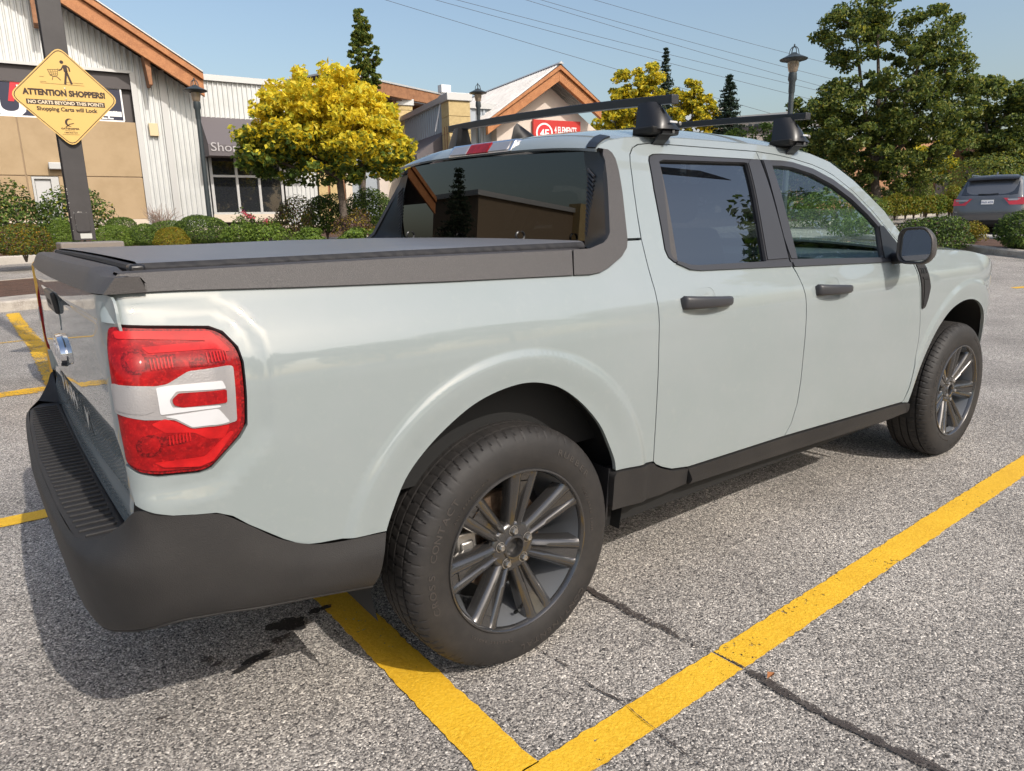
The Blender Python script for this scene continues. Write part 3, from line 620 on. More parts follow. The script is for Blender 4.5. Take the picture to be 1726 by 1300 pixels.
def letters(name, items, m, par, side=1):     # one raised mesh of letters bent along a circle
    V = []; F = []
    for txt, a0, sz, rad, pitch in items:
        for i, ch in enumerate(txt):
            if ch == ' ': continue
            me = text_mesh(ch, sz, .0011, .0003, sx=1.3); a = radians(a0)-i*pitch/rad; n0 = len(V)
            for v in me.vertices:
                r_ = rad+v.co.y-sz*.35; aa = a-v.co.x/rad; yy = -float(np.interp(r_, [.25, .262, .277, .297, .318, .335], [.1075, .1118, .1147, .1152, .1122, .1052]))
                V.append((r_*cos(aa), yy-v.co.z*.9-.0004, r_*sin(aa)))
            F += [tuple(n0+k for k in p.vertices) for p in me.polygons]; bpy.data.meshes.remove(me)
    me = bpy.data.meshes.new(name); me.from_pydata(V, [], F); me.materials.append(m); return tag(link(name, me, par), kind='stuff')
def make_wheel(phase, lugph=92):
    wh = empty('wheel', parent=TR)
    V, F = tyre_mesh(); ty = from_np('tyre', V, F, RUBBER, wh, True); ty.data.set_sharp_from_angle(angle=radians(32))
    letters('sidewall_lettering', [('CROSS CONTACT', 196, .026, .304, .0262), ('RUBBER', 62, .026, .304, .027), ('CONTINENTAL', -42, .026, .304, .0262),
            ('ALL SEASON M+S', 146, .010, .271, .0115), ('225/60R18 100H', 30, .010, .271, .0115), ('TUBELESS RADIAL', -100, .009, .271, .011)], RUBTXT, ty)
    b = MB(); b.lathe([(.2425, -.099), (.2465, -.107), (.2445, -.1115), (.2400, -.112), (.2360, -.107), (.2330, -.095), (.2290, -.075), (.2180, -.020), (.2100, .04), (.2140, .10), (.235, .105)], n=96, ax='y')
    rim = b.build('rim', RIM, wh, True, ang=50)
    b = MB(); b.lathe([(.2326, -.094), (.2255, -.060), (.2150, -.010), (.2080, .04), (.206, .09)], n=72, ax='y'); b.build('rim_barrel', RIMD, rim, True)
    def face(r): return -float(np.interp(r, [.03, .07, .11, .17, .215, .236], [.070, .074, .083, .094, .101, .106]))
    for k in range(7):
        a = radians(phase+k*360/7); b = MB()
        for sg in (-1, 1):
            G = []
            for r in np.linspace(.050, .2385, 16):
                t = (r-.05)/.1885; c = sg*(.0130+.0190*t**1.1); hw = .0140+.0065*t**1.3; y = face(r)
                if t > .93: hw += .010*(t-.93)/.07
                sec = [(-hw*1.15, .040), (-hw, .010), (-hw*.45, .0015), (0, 0), (hw*.45, .0015), (hw, .010), (hw*1.15, .040)]
                if sg > 0: sec = [(-hw*.9, .026), (-hw*.75, .006), (-hw*.2, 0), (hw*.2, .0025), (hw*.6, .006), (hw, .016), (hw*1.2, .044)]
                else: sec = [(-hw*1.2, .044), (-hw, .016), (-hw*.6, .006), (-hw*.2, .0025), (hw*.2, 0), (hw*.75, .006), (hw*.9, .026)]
                G.append([(r*cos(a)-(c+d)*sin(a), y+e, r*sin(a)+(c+d)*cos(a)) for d, e in sec])
            b.grid(G)
        G = []
        for r in np.linspace(.05, .205, 10):
            t = (r-.05)/.1885; c = .0130+.0190*t**1.1; y = face(r)+.006+.012*sin(pi*(r-.05)/.16)
            G.append([(r*cos(a)-d*sin(a), y, r*sin(a)+d*cos(a)) for d in (-c, 0, c)])
        b.grid(G)
        G = []
        for r in np.linspace(.206, .2385, 4):
            t = (r-.05)/.1885; c = .0130+.0190*t**1.1; y = face(r)+.010-.006*(r-.206)/.03
            G.append([(r*cos(a)-d*sin(a), y, r*sin(a)+d*cos(a)) for d in (-c, 0, c)])
        b.grid(G)
        b.build('spoke', RIM, wh, True, ang=55)
    b = MB(); b.lathe([(.078, -.035), (.080, -.058), (.074, -.068), (.064, -.0725), (.040, -.0725), (.036, -.078), (.030, -.0785), (.0275, -.074), (.0265, -.050), (.0, -.048)], n=56, ax='y'); b.build('hub', RIM, wh, True, ang=40)
    for k in range(5):
        a = radians(lugph+72*k); cx, cz = .052*cos(a), .052*sin(a)
        b = MB(); b.lathe([(.0155, -.0735), (.0135, -.0738), (.0130, -.070)], (cx, 0, cz), 20, 'y'); b.lathe([(.0098, -.070), (.0098, -.083), (.0080, -.086), (.0050, -.086), (.0045, -.084), (0, -.084)], (cx, 0, cz), 6, 'y')
        b.build('lug_nut', STEEL, wh, True, ang=25)
    b = MB(); b.lathe([(.060, .00), (.150, .0), (.152, .004), (.152, .022), (.10, .022)], n=60, ax='y'); b.build('brake_disc', RUST, wh, True, ang=30)
    b = MB(); b.box(-.175, -.105, -.038, .05, -.05, .075); b.box(-.165, -.12, -.046, -.03, -.03, .05); b.build('brake_caliper', STEEL, wh, bevel=.012)
    b = MB(); b.tube([(0, -.070, -.214), (0, -.092, -.196)], [.0055, .0045], 10); b.build('valve_stem', BLACK, wh, True)
    b = MB(); b.lathe([(.0, .06), (.205, .06)], n=40, ax='y'); b.build('dust_shield', BLACK, wh)
    return wh
w0 = make_wheel(82.5); w0.location = (0, -.800, .3635)
w1 = make_wheel(94.5, 60); w1.location = (WB, -.800, .3635)
for wsrc, x in ((w0, 0), (w1, WB)):
    c = copy_tree(wsrc, parent=TR); c.location = (x, .800, .3635); c.rotation_euler = (0, 0, pi)
# handles, vents, mirror -------------------------------------------------------------------------------------
for sd in SIDES:
    for xa, zc, dz in ((.662, 1.014, .0), (1.456, .998, .0)):
        cx = xa+.128
        cup = CUP(cx-.002, zc+.004)
        par = None
        panel('handle_cup', cup, PAINT, TR, off=lambda s, z, cup=cup: -.0005-.024*ss(0, .026, seg_dist(s, z, cup)), side=sd, fl=0, step=.008, dn=.008)
        b = MB(); G = []
        for t in np.concatenate([[0, .008, .02], np.linspace(.06, .94, 11), [.98, .992, 1]]):
            x = xa+.255*t; y0 = float(W(x, zc)); lift = .010+.028*sin(pi*min(1, max(0, t)))**.55; hh_ = .0225 - (.007*t)
            e = min(1, t/.02, (1-t)/.025+.0)**.4; hh_ *= max(.55, e)
            zc2 = zc+.004-.012*(t-.5)
            G.append([(x, -(y0+lift*e+d)*sd, zc2+h_*hh_) for h_, d in ((-1, -.012), (-.92, -.002), (-.5, .003), (.5, .003), (.92, -.002), (1, -.012), (.6, -.020), (-.6, -.020), (-1, -.012))])
        b.grid(G); b.add(G[0], [tuple(range(9))]); b.add(G[-1], [tuple(range(9))]); b.build('door_handle', FRAMEM, TR, True, ang=60)
    vp = [(2.325, 1.066), (2.405, 1.061), (2.432, 1.00), (2.450, .948), (2.440, .90), (2.420, .858), (2.390, .850), (2.3795, .88), (2.358, .960), (2.330, 1.045)]
    vt = panel('fender_vent', vp, PLASTIC, TR, off=.005, side=sd, fl=.012, dn=.012, step=.015, round_=.01)
    panel('vent_scoop', [(2.372, .99), (2.420, .985), (2.437, .945), (2.412, .870), (2.392, .866), (2.384, .93)], SATIN, vt, off=.0075, side=sd, fl=.004, round_=.008)
    panel('vent_slot', [(2.362, .993), (2.424, .989), (2.424, .999), (2.362, 1.003)], BLACK, vt, off=.0085, side=sd, fl=.004, round_=.003)
    if sd == 1:
        me = text_mesh('XLT', .034, .0008, .0008, sx=1.1); put_text('vent_lettering', me, lambda x, y, z: (2.380+x, -float(W(2.38+x, 1.02+y))-.0065-z, 1.020+y), mat('dark_letter', (.012, .012, .013), .3), vt)
    # mirror
    mr = empty('door_mirror', parent=TR)
    prof = rnd([(-.925, 1.108), (-.925, 1.205), (-.945, 1.232), (-1.045, 1.238), (-1.085, 1.195), (-1.090, 1.120), (-1.055, 1.082), (-.95, 1.080)], .024); n = len(prof)
    cy, cz1 = -1.0, 1.158; secs = []
    for dx, k in ((.018, .86), (.004, .90), (0, .95), (.004, 1.0), (.02, 1.01), (.055, .98), (.09, .88), (.115, .68), (.125, .40), (.127, .05)):
        secs.append([(2.045+dx+(y+1.0)*.22+ (0 if dx < .03 else .0), (cy+(y-cy)*k+dx*.12)*sd, cz1+(z-cz1)*k-dx*.10) for y, z in prof]); secs[-1].append(secs[-1][0])
    b = MB(); b.grid(secs); b.build('mirror_housing', CAPM, mr, True, ang=60)
    gp = [(cy+(y-cy)*.86, cz1+(z-cz1)*.86) for y, z in prof]
    b = MB(); b.add([(2.058+(y+1.0)*.22+.004, y*sd, z) for y, z in gp], [tuple(range(len(gp)))]); b.build('mirror_glass', mat('mirror_glass', (.9, .93, .94), .01, 1), mr)
    b = MB(); b.tube([(2.16, -.862*sd, 1.095), (2.12, -.90*sd, 1.098), (2.10, -.95*sd, 1.105)], [.030, .026, .024], 12); b.build('mirror_arm', SATIN, mr, True)
# hood, windscreen, cowl, nose -------------------------------------------------------------------------------
def hoodsf(u, v):
    u = np.asarray(u, float); v = np.asarray(v, float); zt = np.interp(u, [2.3, 2.62, 2.95, 3.2, 3.4, 3.5, 3.66], [1.118, 1.117, 1.098, 1.062, 1.01, .97, .86])
    return np.stack([u+.12*(1-v*v)*ss(2.9, 3.6, u), v*W(u, zt), zt+.055*(1-np.abs(v)**2.6)*ss(3.75, 3.2, u)+.0], -1)
panel('hood', [(2.33, -.998), (3.62, -.998), (3.62, .998), (2.33, .998)], PAINT, TR, sf=hoodsf, fl=.01, step=.06, dn=.05)
b = MB(); G = []
for z in np.linspace(.40, .90, 8):
    G.append([(3.60+.18*(1-(v*v))-.02*abs(z-.6), v*float(W(3.6, z))*.93, z) for v in np.linspace(-1, 1, 21)])
b.grid(G); b.build('front_bumper', PLASTIC, TR, True)
def wssf(u, v):
    u = np.asarray(u, float); v = np.asarray(v, float); z = np.interp(u, ZSx, ZSz); zc = np.interp(u, [1.90, 2.02, 2.15, 2.30, 2.45, 2.55], [1.60, 1.535, 1.44, 1.325, 1.20, 1.12])
    hw = np.interp(u, [1.9, 2.0, 2.15, 2.3, 2.45], [.60, .66, .72, .77, .80])
    return np.stack([u, v*hw, zc-.03*v*v], -1)
panel('windscreen', [(1.99, -.98), (2.46, -.98), (2.50, 0), (2.46, .98), (1.99, .98), (2.03, 0)], GLASSF, TR, sf=wssf, fl=0, step=.06, dn=.05)
# interior ---------------------------------------------------------------------------------------------------
IN = empty('cabin_interior', parent=TR)
def seat(x, y, wd, rear=0):
    b = MB(); b.box(x-.25, x+.25, y-wd, y+wd, .60, .76); b.add([(x-.26, y-wd, .72), (x-.26, y+wd, .72), (x-.14, y+wd, .74), (x-.14, y-wd, .74), (x-.42, y-wd*.86, 1.24), (x-.42, y+wd*.86, 1.24), (x-.32, y+wd*.86, 1.26), (x-.32, y-wd*.86, 1.26)],
        [(0, 1, 2, 3), (4, 5, 6, 7), (0, 1, 5, 4), (2, 3, 7, 6), (0, 3, 7, 4), (1, 2, 6, 5)]); b.build('seat', SEAT, IN, bevel=.045, seg=3)
    for yy in ([y] if not rear else [y-.33, y+.33]):
        b = MB(); b.box(x-.44, x-.33, yy-.13, yy+.13, 1.27-.05*rear, 1.43-.07*rear); b.build('headrest', SEAT, IN, bevel=.045, seg=3)
seat(1.62, -.36, .26); seat(1.62, .36, .26); seat(1.14, 0, .60, 1)
b = MB(); G = []
for x, z in ((2.02, .80), (2.00, 1.02), (2.06, 1.085), (2.18, 1.095), (2.42, 1.12), (2.50, 1.10)): G.append([(x-.03*abs(v), v*.80, z+.02*(1-v*v)) for v in np.linspace(-1, 1, 15)])
b.grid(G); b.build('dashboard', DASH, IN, True)
b = MB(); b.tube([(1.83+.055*sin(t)*1.0, .37+.185*cos(t), 1.00+.175*sin(t)+.035) for t in np.linspace(0, 2*pi, 33)], .016, 10, cap=False); b.tube([(1.835, .20, 1.0), (1.86, .37, .985), (1.835, .54, 1.0)], .02, 8)
b.tube([(1.86, .37, .985), (2.05, .37, .94)], .03, 8); b.build('steering_wheel', SATIN, IN, True)
b = MB(); b.box(1.86, 1.89, -.12, .12, 1.40, 1.46); b.tube([(1.88, 0, 1.45), (1.93, 0, 1.52)], .01, 6); b.build('rear_view_mirror', SATIN, IN, bevel=.01)
b = MB(); b.box(.78, 1.78, -.50, .50, 1.556, 1.562); b.build('headliner', mat('headliner', (.35, .35, .34), .9), IN)
# roof rack --------------------------------------------------------------------------------------------------
RK = empty('roof_rack', parent=TR)
for xb, zf, dzr in ((.845, 1.545, .0), (1.665, 1.540, .0)):
    ye = .70; zr, zl = (1.668, 1.724) if xb < 1 else (1.672, 1.728)
    b = MB(); T = lambda x, y, z, xb=xb, zr=zr, zl=zl: (xb+x, y, z+zr+(zl-zr)*(y+.7)/1.4+.012*(1-(y/.7)**2))
    hb_r = .025 if xb > 1 else .029; b.grid([[T(-.0165, y, 0), T(.0165, y, 0), T(.0165, y, hb_r), T(-.0165, y, hb_r), T(-.0165, y, 0)] for y in np.linspace(-ye, ye, 13)]); br = b.build('crossbar', SATIN, RK, bevel=.004)
    b = MB(); b.box(-.0175, .0175, -ye-.006, -ye, -.001, .026 if xb > 1 else .030, T=T); b.build('end_cap', FRAMEM, br, bevel=.004); b = MB(); b.box(-.0175, .0175, ye, ye+.006, -.001, .026 if xb > 1 else .030, T=T); b.build('end_cap', FRAMEM, br, bevel=.004)
    for sd in SIDES:
        ft = empty('rack_foot', parent=RK); z0 = zf
        yo = .665 if xb < 1 else .655; sh = zr if sd > 0 else zl-.01
        def Q(x, d, z): return (xb+x, (-(d))*sd, z)
        # flared tower: wide along x at the base, curved face
        secs = []
        for t in np.linspace(0, 1, 12):
            z = 1.588+(sh+.014-1.588)*t; wx0 = -.066+.024*t; wx1 = .078-.066*t**.62; do = .690-.050*t**1.5; di = .585-.01*t
            secs.append([Q(wx0, di, z), Q(wx0, do-.035, z), Q(wx0+.010, do-.012, z), Q(wx0+.030, do, z), Q(.5*(wx0+wx1), do+.004, z), Q(wx1-.02, do-.004, z), Q(wx1-.003, do-.022, z), Q(wx1, do-.05, z), Q(wx1, di, z), Q(wx0, di, z)])
        b = MB(); b.grid(secs); b.add(secs[-1][:-1], [tuple(range(9))]); b.add(secs[0][:-1], [tuple(range(9))]); b.build('tower', SATIN, ft, True, ang=45)
        b = MB(); b.box(-.080, .060, 0, 1, 0, 1, T=lambda x, y, z: Q(x+.008*(1-z), .585+.095*y-.01*(1-z), 1.572+.024*z)); b.build('foot_base', BLACK, ft, bevel=.006)
        b = MB(); b.tube([Q(-.03, .672, 1.580), Q(.05, .675, 1.582)], .009, 8); b.tube([Q(.02, .68, 1.590), Q(.02, .683, 1.575)], .008, 6); b.build('tension_bolt', STEEL if False else SATIN, ft, True)
        b = MB(); G = [[Q(-.005+dx, dd, zz) for dx in (-.030, .030)] for dd, zz in ((.672, 1.590), (.667, 1.570), (.652, 1.556), (.637, 1.545), (.630, 1.534))]
        b.grid(G); b.build('clamp', SATIN, ft, solid=.005)
        b = MB(); b.lathe([(0, 0), (.007, 0), (.0065, -.003), (.004, -.004), (0, -.004)], (0, 0, 0), 16, 'y'); o = b.build('lock', STEEL, ft, True); o.location = Q(.055, .682, 1.610); o.scale = (1, sd, 1)
        if sd > 0:
            b = MB(); b.box(-.004, .034, -.001, .0006, -.003, .003); o = b.build('tower_badge', mat('white_badge', (.55, .55, .55), .5), ft); o.location = Q(-.010, .6965, 1.611)
# ================================================================ GROUND
def asphalt():
    ma = bpy.data.materials.new('asphalt'); ma.use_nodes = True; N = ma.node_tree.nodes; L = ma.node_tree.links; b = N['Principled BSDF']
    b.inputs['Roughness'].default_value = .85; b.inputs['Specular IOR Level'].default_value = .3
    tc = N.new('ShaderNodeTexCoord')
    def vor(scale, ramp):
        v = N.new('ShaderNodeTexVoronoi'); v.inputs['Scale'].default_value = scale; L.new(tc.outputs['Object'], v.inputs['Vector'])
        sp = N.new('ShaderNodeSeparateColor'); L.new(v.outputs['Color'], sp.inputs[0]); cr = N.new('ShaderNodeValToRGB'); L.new(sp.outputs[0], cr.inputs[0])
        while len(cr.color_ramp.elements) < len(ramp): cr.color_ramp.elements.new(.5)
        for e, (p_, c) in zip(cr.color_ramp.elements, ramp): e.position = p_; e.color = (*c, 1)
        return v, cr
    v1, c1 = vor(165, [(0, (.036, .035, .036)), (.26, (.14, .128, .12)), (.5, (.28, .257, .234)), (.74, (.42, .386, .347)), (.90, (.58, .53, .47)), (1, (.84, .78, .70))])
    v2, c2 = vor(280, [(0, (.03, .03, .032)), (.4, (.20, .186, .172)), (.8, (.42, .385, .345)), (1, (.85, .79, .71))])
    n = N.new('ShaderNodeTexNoise'); n.inputs['Scale'].default_value = 45; n.inputs['Detail'].default_value = 3; L.new(tc.outputs['Object'], n.inputs['Vector'])
    mx = N.new('ShaderNodeMix'); mx.data_type = 'RGBA'; mr = N.new('ShaderNodeMapRange'); mr.inputs['From Min'].default_value = .42; mr.inputs['From Max'].default_value = .58
    L.new(n.outputs['Fac'], mr.inputs[0]); L.new(mr.outputs[0], mx.inputs['Factor']); L.new(c1.outputs[0], mx.inputs[6]); L.new(c2.outputs[0], mx.inputs[7])
    n2 = N.new('ShaderNodeTexNoise'); n2.inputs['Scale'].default_value = .9; n2.inputs['Detail'].default_value = 8; n2.inputs['Roughness'].default_value = .62; L.new(tc.outputs['Object'], n2.inputs['Vector'])
    mr2 = N.new('ShaderNodeMapRange'); mr2.inputs['From Min'].default_value = .3; mr2.inputs['From Max'].default_value = .7; mr2.inputs['To Min'].default_value = .72; mr2.inputs['To Max'].default_value = 1.22; L.new(n2.outputs['Fac'], mr2.inputs[0])
    ml = N.new('ShaderNodeMix'); ml.data_type = 'RGBA'; ml.blend_type = 'MULTIPLY'; ml.inputs['Factor'].default_value = 1; L.new(mx.outputs[2], ml.inputs[6]); L.new(mr2.outputs[0], ml.inputs[7])
    v3 = N.new('ShaderNodeTexVoronoi'); v3.inputs['Scale'].default_value = 7.5; L.new(tc.outputs['Object'], v3.inputs['Vector'])   # sparse tar pits
    mr3 = N.new('ShaderNodeMapRange'); mr3.inputs['From Min'].default_value = .035; mr3.inputs['From Max'].default_value = .075; L.new(v3.outputs['Distance'], mr3.inputs[0])
    sp3 = N.new('ShaderNodeSeparateColor'); L.new(v3.outputs['Color'], sp3.inputs[0]); gt = N.new('ShaderNodeMath'); gt.operation = 'GREATER_THAN'; gt.inputs[1].default_value = .30; L.new(sp3.outputs[1], gt.inputs[0])
    mxx = N.new('ShaderNodeMath'); mxx.operation = 'MAXIMUM'; L.new(mr3.outputs[0], mxx.inputs[0]); L.new(gt.outputs[0], mxx.inputs[1])
    mf = N.new('ShaderNodeMix'); mf.data_type = 'RGBA'; mf.inputs[6].default_value = (.05, .045, .042, 1); L.new(mxx.outputs[0], mf.inputs['Factor']); L.new(ml.outputs[2], mf.inputs[7]); L.new(mf.outputs[2], b.inputs['Base Color'])
    bp = N.new('ShaderNodeBump'); bp.inputs['Distance'].default_value = .004; bp.inputs['Strength'].default_value = .75; bp.invert = True
    L.new(v1.outputs['Distance'], bp.inputs['Height']); L.new(bp.outputs[0], b.inputs['Normal'])
    MATS['asphalt'] = ma; return ma
ASPH = asphalt()
CONC = mat('concrete', (.46, .42, .37), .85, var=[(3, (.34, .31, .27), .35, .7), (60, (.5, .47, .42), .4, .7)], bump=(120, .002))
KERBM = mat('kerb_concrete', (.40, .36, .31), .85, var=[(4, (.22, .19, .16), .4, .7), (70, (.48, .44, .39), .45, .7)], bump=(90, .003))
SOIL = mat('bark_mulch', (.11, .055, .035), .95, var=[(9, (.055, .03, .02), .35, .65), (60, (.20, .12, .08), .5, .75)], bump=(70, .02, .8))
def linepaint(name, wear, c=(.72, .42, .018), var=None, sc=55):
    ma = mat(name, c, .7, var=var or [(6, (.62, .34, .012), .35, .7), (90, (.80, .49, .035), .45, .7)], bump=(130, .003, .9))
    N = ma.node_tree.nodes; L = ma.node_tree.links; b = N['Principled BSDF']; o = N['Material Output']
    tc = [n for n in N if n.type == 'TEX_COORD'][0]; n = N.new('ShaderNodeTexNoise'); n.inputs['Scale'].default_value = sc; n.inputs['Detail'].default_value = 5; n.inputs['Roughness'].default_value = .7
    n2 = N.new('ShaderNodeTexNoise'); n2.inputs['Scale'].default_value = 2.2; L.new(tc.outputs['Object'], n.inputs['Vector']); L.new(tc.outputs['Object'], n2.inputs['Vector'])
    m = N.new('ShaderNodeMath'); m.operation = 'MULTIPLY_ADD'; m.inputs[1].default_value = .45; L.new(n2.outputs['Fac'], m.inputs[0]); L.new(n.outputs['Fac'], m.inputs[2])
    mr = N.new('ShaderNodeMapRange'); mr.inputs['From Min'].default_value = wear; mr.inputs['From Max'].default_value = wear+.03; L.new(m.outputs[0], mr.inputs[0])
    t = N.new('ShaderNodeBsdfTransparent'); mx = N.new('ShaderNodeMixShader'); L.new(mr.outputs[0], mx.inputs[0]); L.new(b.outputs[0], mx.inputs[1]); L.new(t.outputs[0], mx.inputs[2]); L.new(mx.outputs[0], o.inputs[0]); return ma
LINE = linepaint('line_paint', .875); LINEW = linepaint('worn_line_paint', .76)
TAR = linepaint('tar_sealant', .75, (.050, .040, .036), [(40, (.11, .095, .085), .5, .72)], 130)
OIL = linepaint('oil_stain', .80, (.014, .013, .013), [(40, (.03, .028, .026), .5, .72)], 110)
def axis(lo, hi): 
    a = [0.0]; st = .6
    while a[-1] < hi: a.append(a[-1]+st); st *= 1.09
    b = [0.0]; st = .6
    while b[-1] > lo: b.append(b[-1]-st); st *= 1.09
    return np.array(b[::-1][:-1]+a)
xs = axis(-900, 900); ys = axis(-900, 900); X, Y = np.meshgrid(xs, ys, indexing='ij'); V = np.stack([X, Y, hgt(X, Y)], -1).reshape(-1, 3)
i, j = np.meshgrid(np.arange(len(xs)-1), np.arange(len(ys)-1), indexing='ij'); n = len(ys); F = np.stack([i*n+j, (i+1)*n+j, (i+1)*n+j+1, i*n+j+1], -1).reshape(-1, 4)
tag(from_np('parking_lot', V, F, ASPH, None, True), kind='structure')
def strip(name, pts, wd, m, lift=.004, jit=.006, step=.04, seed=0, **k):
    rg = np.random.default_rng(seed); pts = [np.array(q[:2], float) for q in pts]; V = []; cnt = 0
    for a, b in zip(pts[:-1], pts[1:]):
        L = np.linalg.norm(b-a); t = (b-a)/L; nn = np.array([-t[1], t[0]]); kk = max(2, int(L/step))
        for q in np.linspace(0, 1, kk, endpoint=(b is pts[-1])):
            w0 = wd*(wd and 1) if not callable(wd) else wd(cnt); c = a+(b-a)*q; cnt += 1
            p0 = c-nn*(w0/2+rg.normal(0, jit)); p1 = c+nn*(w0/2+rg.normal(0, jit)); V += [(p0[0], p0[1], float(hgt(*p0))+lift), (p1[0], p1[1], float(hgt(*p1))+lift)]
    F = [(2*i, 2*i+2, 2*i+3, 2*i+1) for i in range(len(V)//2-1)]
    return tag(from_np(name, V, F, m, None, False), kind='structure')
strip('painted_line', [(-.40, -1.300), (.475, -1.283)], .108, LINE, jit=.0018, step=.02, seed=1)
strip('painted_line', [(.483, -1.283), (3.3, -1.218), (6.4, -1.15)], .108, LINE, jit=.0018, step=.02, seed=2)
strip('painted_line', [(-.285, -1.247), (-.29, 1.32)], .128, LINE, jit=.0018, step=.02, seed=3)
strip('painted_line', [(-4.2, 1.41), (2.0, 1.36), (6, 1.4)], .125, LINE, jit=.0018, step=.02, seed=4)
g0 = gnd(0, 667); g1 = gnd(93, 654); dd = (g1-g0); dd /= np.linalg.norm(dd)
strip('painted_line', [g0-dd*5, g1+dd*.3], .22, LINEW, jit=.012, seed=5, lift=.005)
strip('painted_line', [gnd(98, 648), gnd(63, 585), gnd(21, 529)], .17, LINEW, lift=.008, jit=.008, seed=6)
g0 = gnd(0, 579); g1 = gnd(52, 573); dd = (g1-g0); dd /= np.linalg.norm(dd)
strip('painted_line', [g0-dd*5, g1+dd*.1], .10, LINEW, jit=.004, seed=7)
strip('painted_line', [gnd(1708, 486), gnd(1726, 484.5)+np.array([3, -1, 0])], .12, LINE, jit=.004, seed=8)
strip('tar_seam', [(.44, -.70), (.445, -.95), (.475, -1.225)], lambda c: .018+.012*abs(sin(c*1.7)), TAR, .0065, .004, .03, 9)
strip('tar_seam', [(.478, -1.225), (.480, -1.345)], .006, TAR, .0095, .001, .02, 19)
strip('tar_seam', [(.480, -1.345), (.475, -1.55), (.49, -1.75), (.53, -1.95)], lambda c: .022+.012*abs(sin(c*1.3)), TAR, .0065, .004, .03, 10)
strip('crack', [(.07, -.82), (.085, -1.0), (.08, -1.14), (.10, -1.22)], .006, TAR, .0062, .002, .02, 11)
strip('crack', [(.10, -1.22), (.088, -1.28), (.085, -1.35)], .0025, TAR, .0092, .0008, .01, 12)
strip('crack', [(.085, -1.35), (.08, -1.45), (.10, -1.62)], .004, TAR, .0062, .0015, .02, 13)
def blob(name, x, y, rx, ry, m, lift=.0068, seed=0, rot=0):
    rg = np.random.default_rng(seed); n = 30; ph = rg.uniform(0, 6, 5); V = [(x, y, lift)]
    for k in range(n):
        a = 2*pi*k/n; r = 1+.22*sin(2*a+ph[0])+.16*sin(3*a+ph[1])+.13*sin(5*a+ph[2])+.10*sin(9*a+ph[3]); u, v = rx*r*cos(a), ry*r*sin(a); V.append((x+u*cos(rot)-v*sin(rot), y+u*sin(rot)+v*cos(rot), lift))
    b = MB(); b.add(V, [(0, 1+k, 1+(k+1) % n) for k in range(n)]); tag(b.build(name, m, fix=False), kind='structure')
blob('oil_stain', -.485, -.265, .055, .045, OIL, seed=1); blob('oil_stain', -.37, -.245, .035, .018, OIL, .0088, 2); blob('oil_stain', -.535, -.33, .03, .018, TAR, seed=3)
blob('oil_stain', -.64, -.395, .075, .016, OIL, seed=4, rot=.25); blob('oil_stain', -.75, -.30, .02, .012, TAR, seed=5)
for q, s_ in (((255, 1167), .008), ((1262, 1062), 0), ((1286, 1000), .010), ((1155, 1015), .006), ((272, 1214), .009), ((440, 1198), .005), ((366, 1122), .012)):
    if s_: g = gnd(*q); blob('tar_spot', g[0], g[1], s_*1.3, s_, TAR, seed=int(q[0]))
# fallen leaf by the seam
g = gnd(1299, 1146); b = MB(); b.add([(g[0]-.018, g[1], .012), (g[0], g[1]-.010, .022), (g[0]+.020, g[1]+.002, .014), (g[0], g[1]+.012, .020)], [(0, 1, 2), (0, 2, 3)])
tag(b.build('fallen_leaf', mat('dry_leaf', (.30, .11, .03), .7)), 'small dry brown leaf lying on the asphalt beside the dark tar seam', 'leaf')

# ---- kerbs and planting beds
def kerb(name, pts, h=.15, wd=.15, m=None, drop=.1, top=0, seg=1.0):
    P = []
    for a, b in zip(pts[:-1], pts[1:]):
        a = np.array(a[:2], float); b = np.array(b[:2], float); k = max(1, int(np.linalg.norm(b-a)/seg)); P += [a+(b-a)*i/k for i in range(k)]
    P.append(np.array(pts[-1][:2], float)); G = []
    for i, p_ in enumerate(P):
        t = P[min(i+1, len(P)-1)]-P[max(i-1, 0)]; t /= np.linalg.norm(t); nn = np.array([-t[1], t[0]]); z = float(hgt(*p_)); row = []
        for o_, zz in ((0, -drop), (0, h-.03), (.03, h), (wd, h), (wd, -drop)): q = p_+nn*o_; row.append((q[0], q[1], z+zz+top))
        G.append(row)
    b = MB(); b.grid(G); return tag(b.build(name, m or KERBM, smooth=False), kind='structure')
def bed_poly(name, pts, z, m=None, n=26):
    x0, y0 = np.min(pts, 0)[:2]; x1, y1 = np.max(pts, 0)[:2]; gx, gy = np.meshgrid(np.linspace(x0, x1, n), np.linspace(y0, y1, n), indexing='ij')
    p = [Vector(q[:2]) for q in dens([q[:2] for q in pts], 1.0)]; ins = inside(gx.ravel(), gy.ravel(), [tuple(q) for q in p]); e = [(i, (i+1) % len(p)) for i in range(len(p))]
    p2 = p+[Vector(q) for q in zip(gx.ravel()[ins], gy.ravel()[ins])]; vo, eo, fo, *_ = delaunay_2d_cdt(p2, e, [], 1, 1e-4); rg = np.random.default_rng(5)
    V = [(v[0], v[1], float(hgt(v[0], v[1]))+(z(v[0], v[1]) if callable(z) else z)+rg.uniform(-.02, .03)) for v in vo]
    b = MB(); b.add(V, [tuple(f) for f in fo]); return tag(b.build(name, m or SOIL, smooth=True, ang=180), kind='structure')
kl = gnd(0, 527.5); kr = gnd(63, 520.5); d1 = (kr-kl)/np.linalg.norm(kr-kl); i0 = kl-d1*9; i1 = kr+d1*6; nrm1 = np.array([-d1[1], d1[0], 0])
kerb('kerb', [i0, i1], .17, .9)
bed_poly('planting_bed', [i0+nrm1*.9, i1+nrm1*.9, i1+nrm1*3.6, i0+nrm1*3.6], .12)
kerb('kerb', [i1+nrm1*3.75, i0+nrm1*3.75], .15, .15)
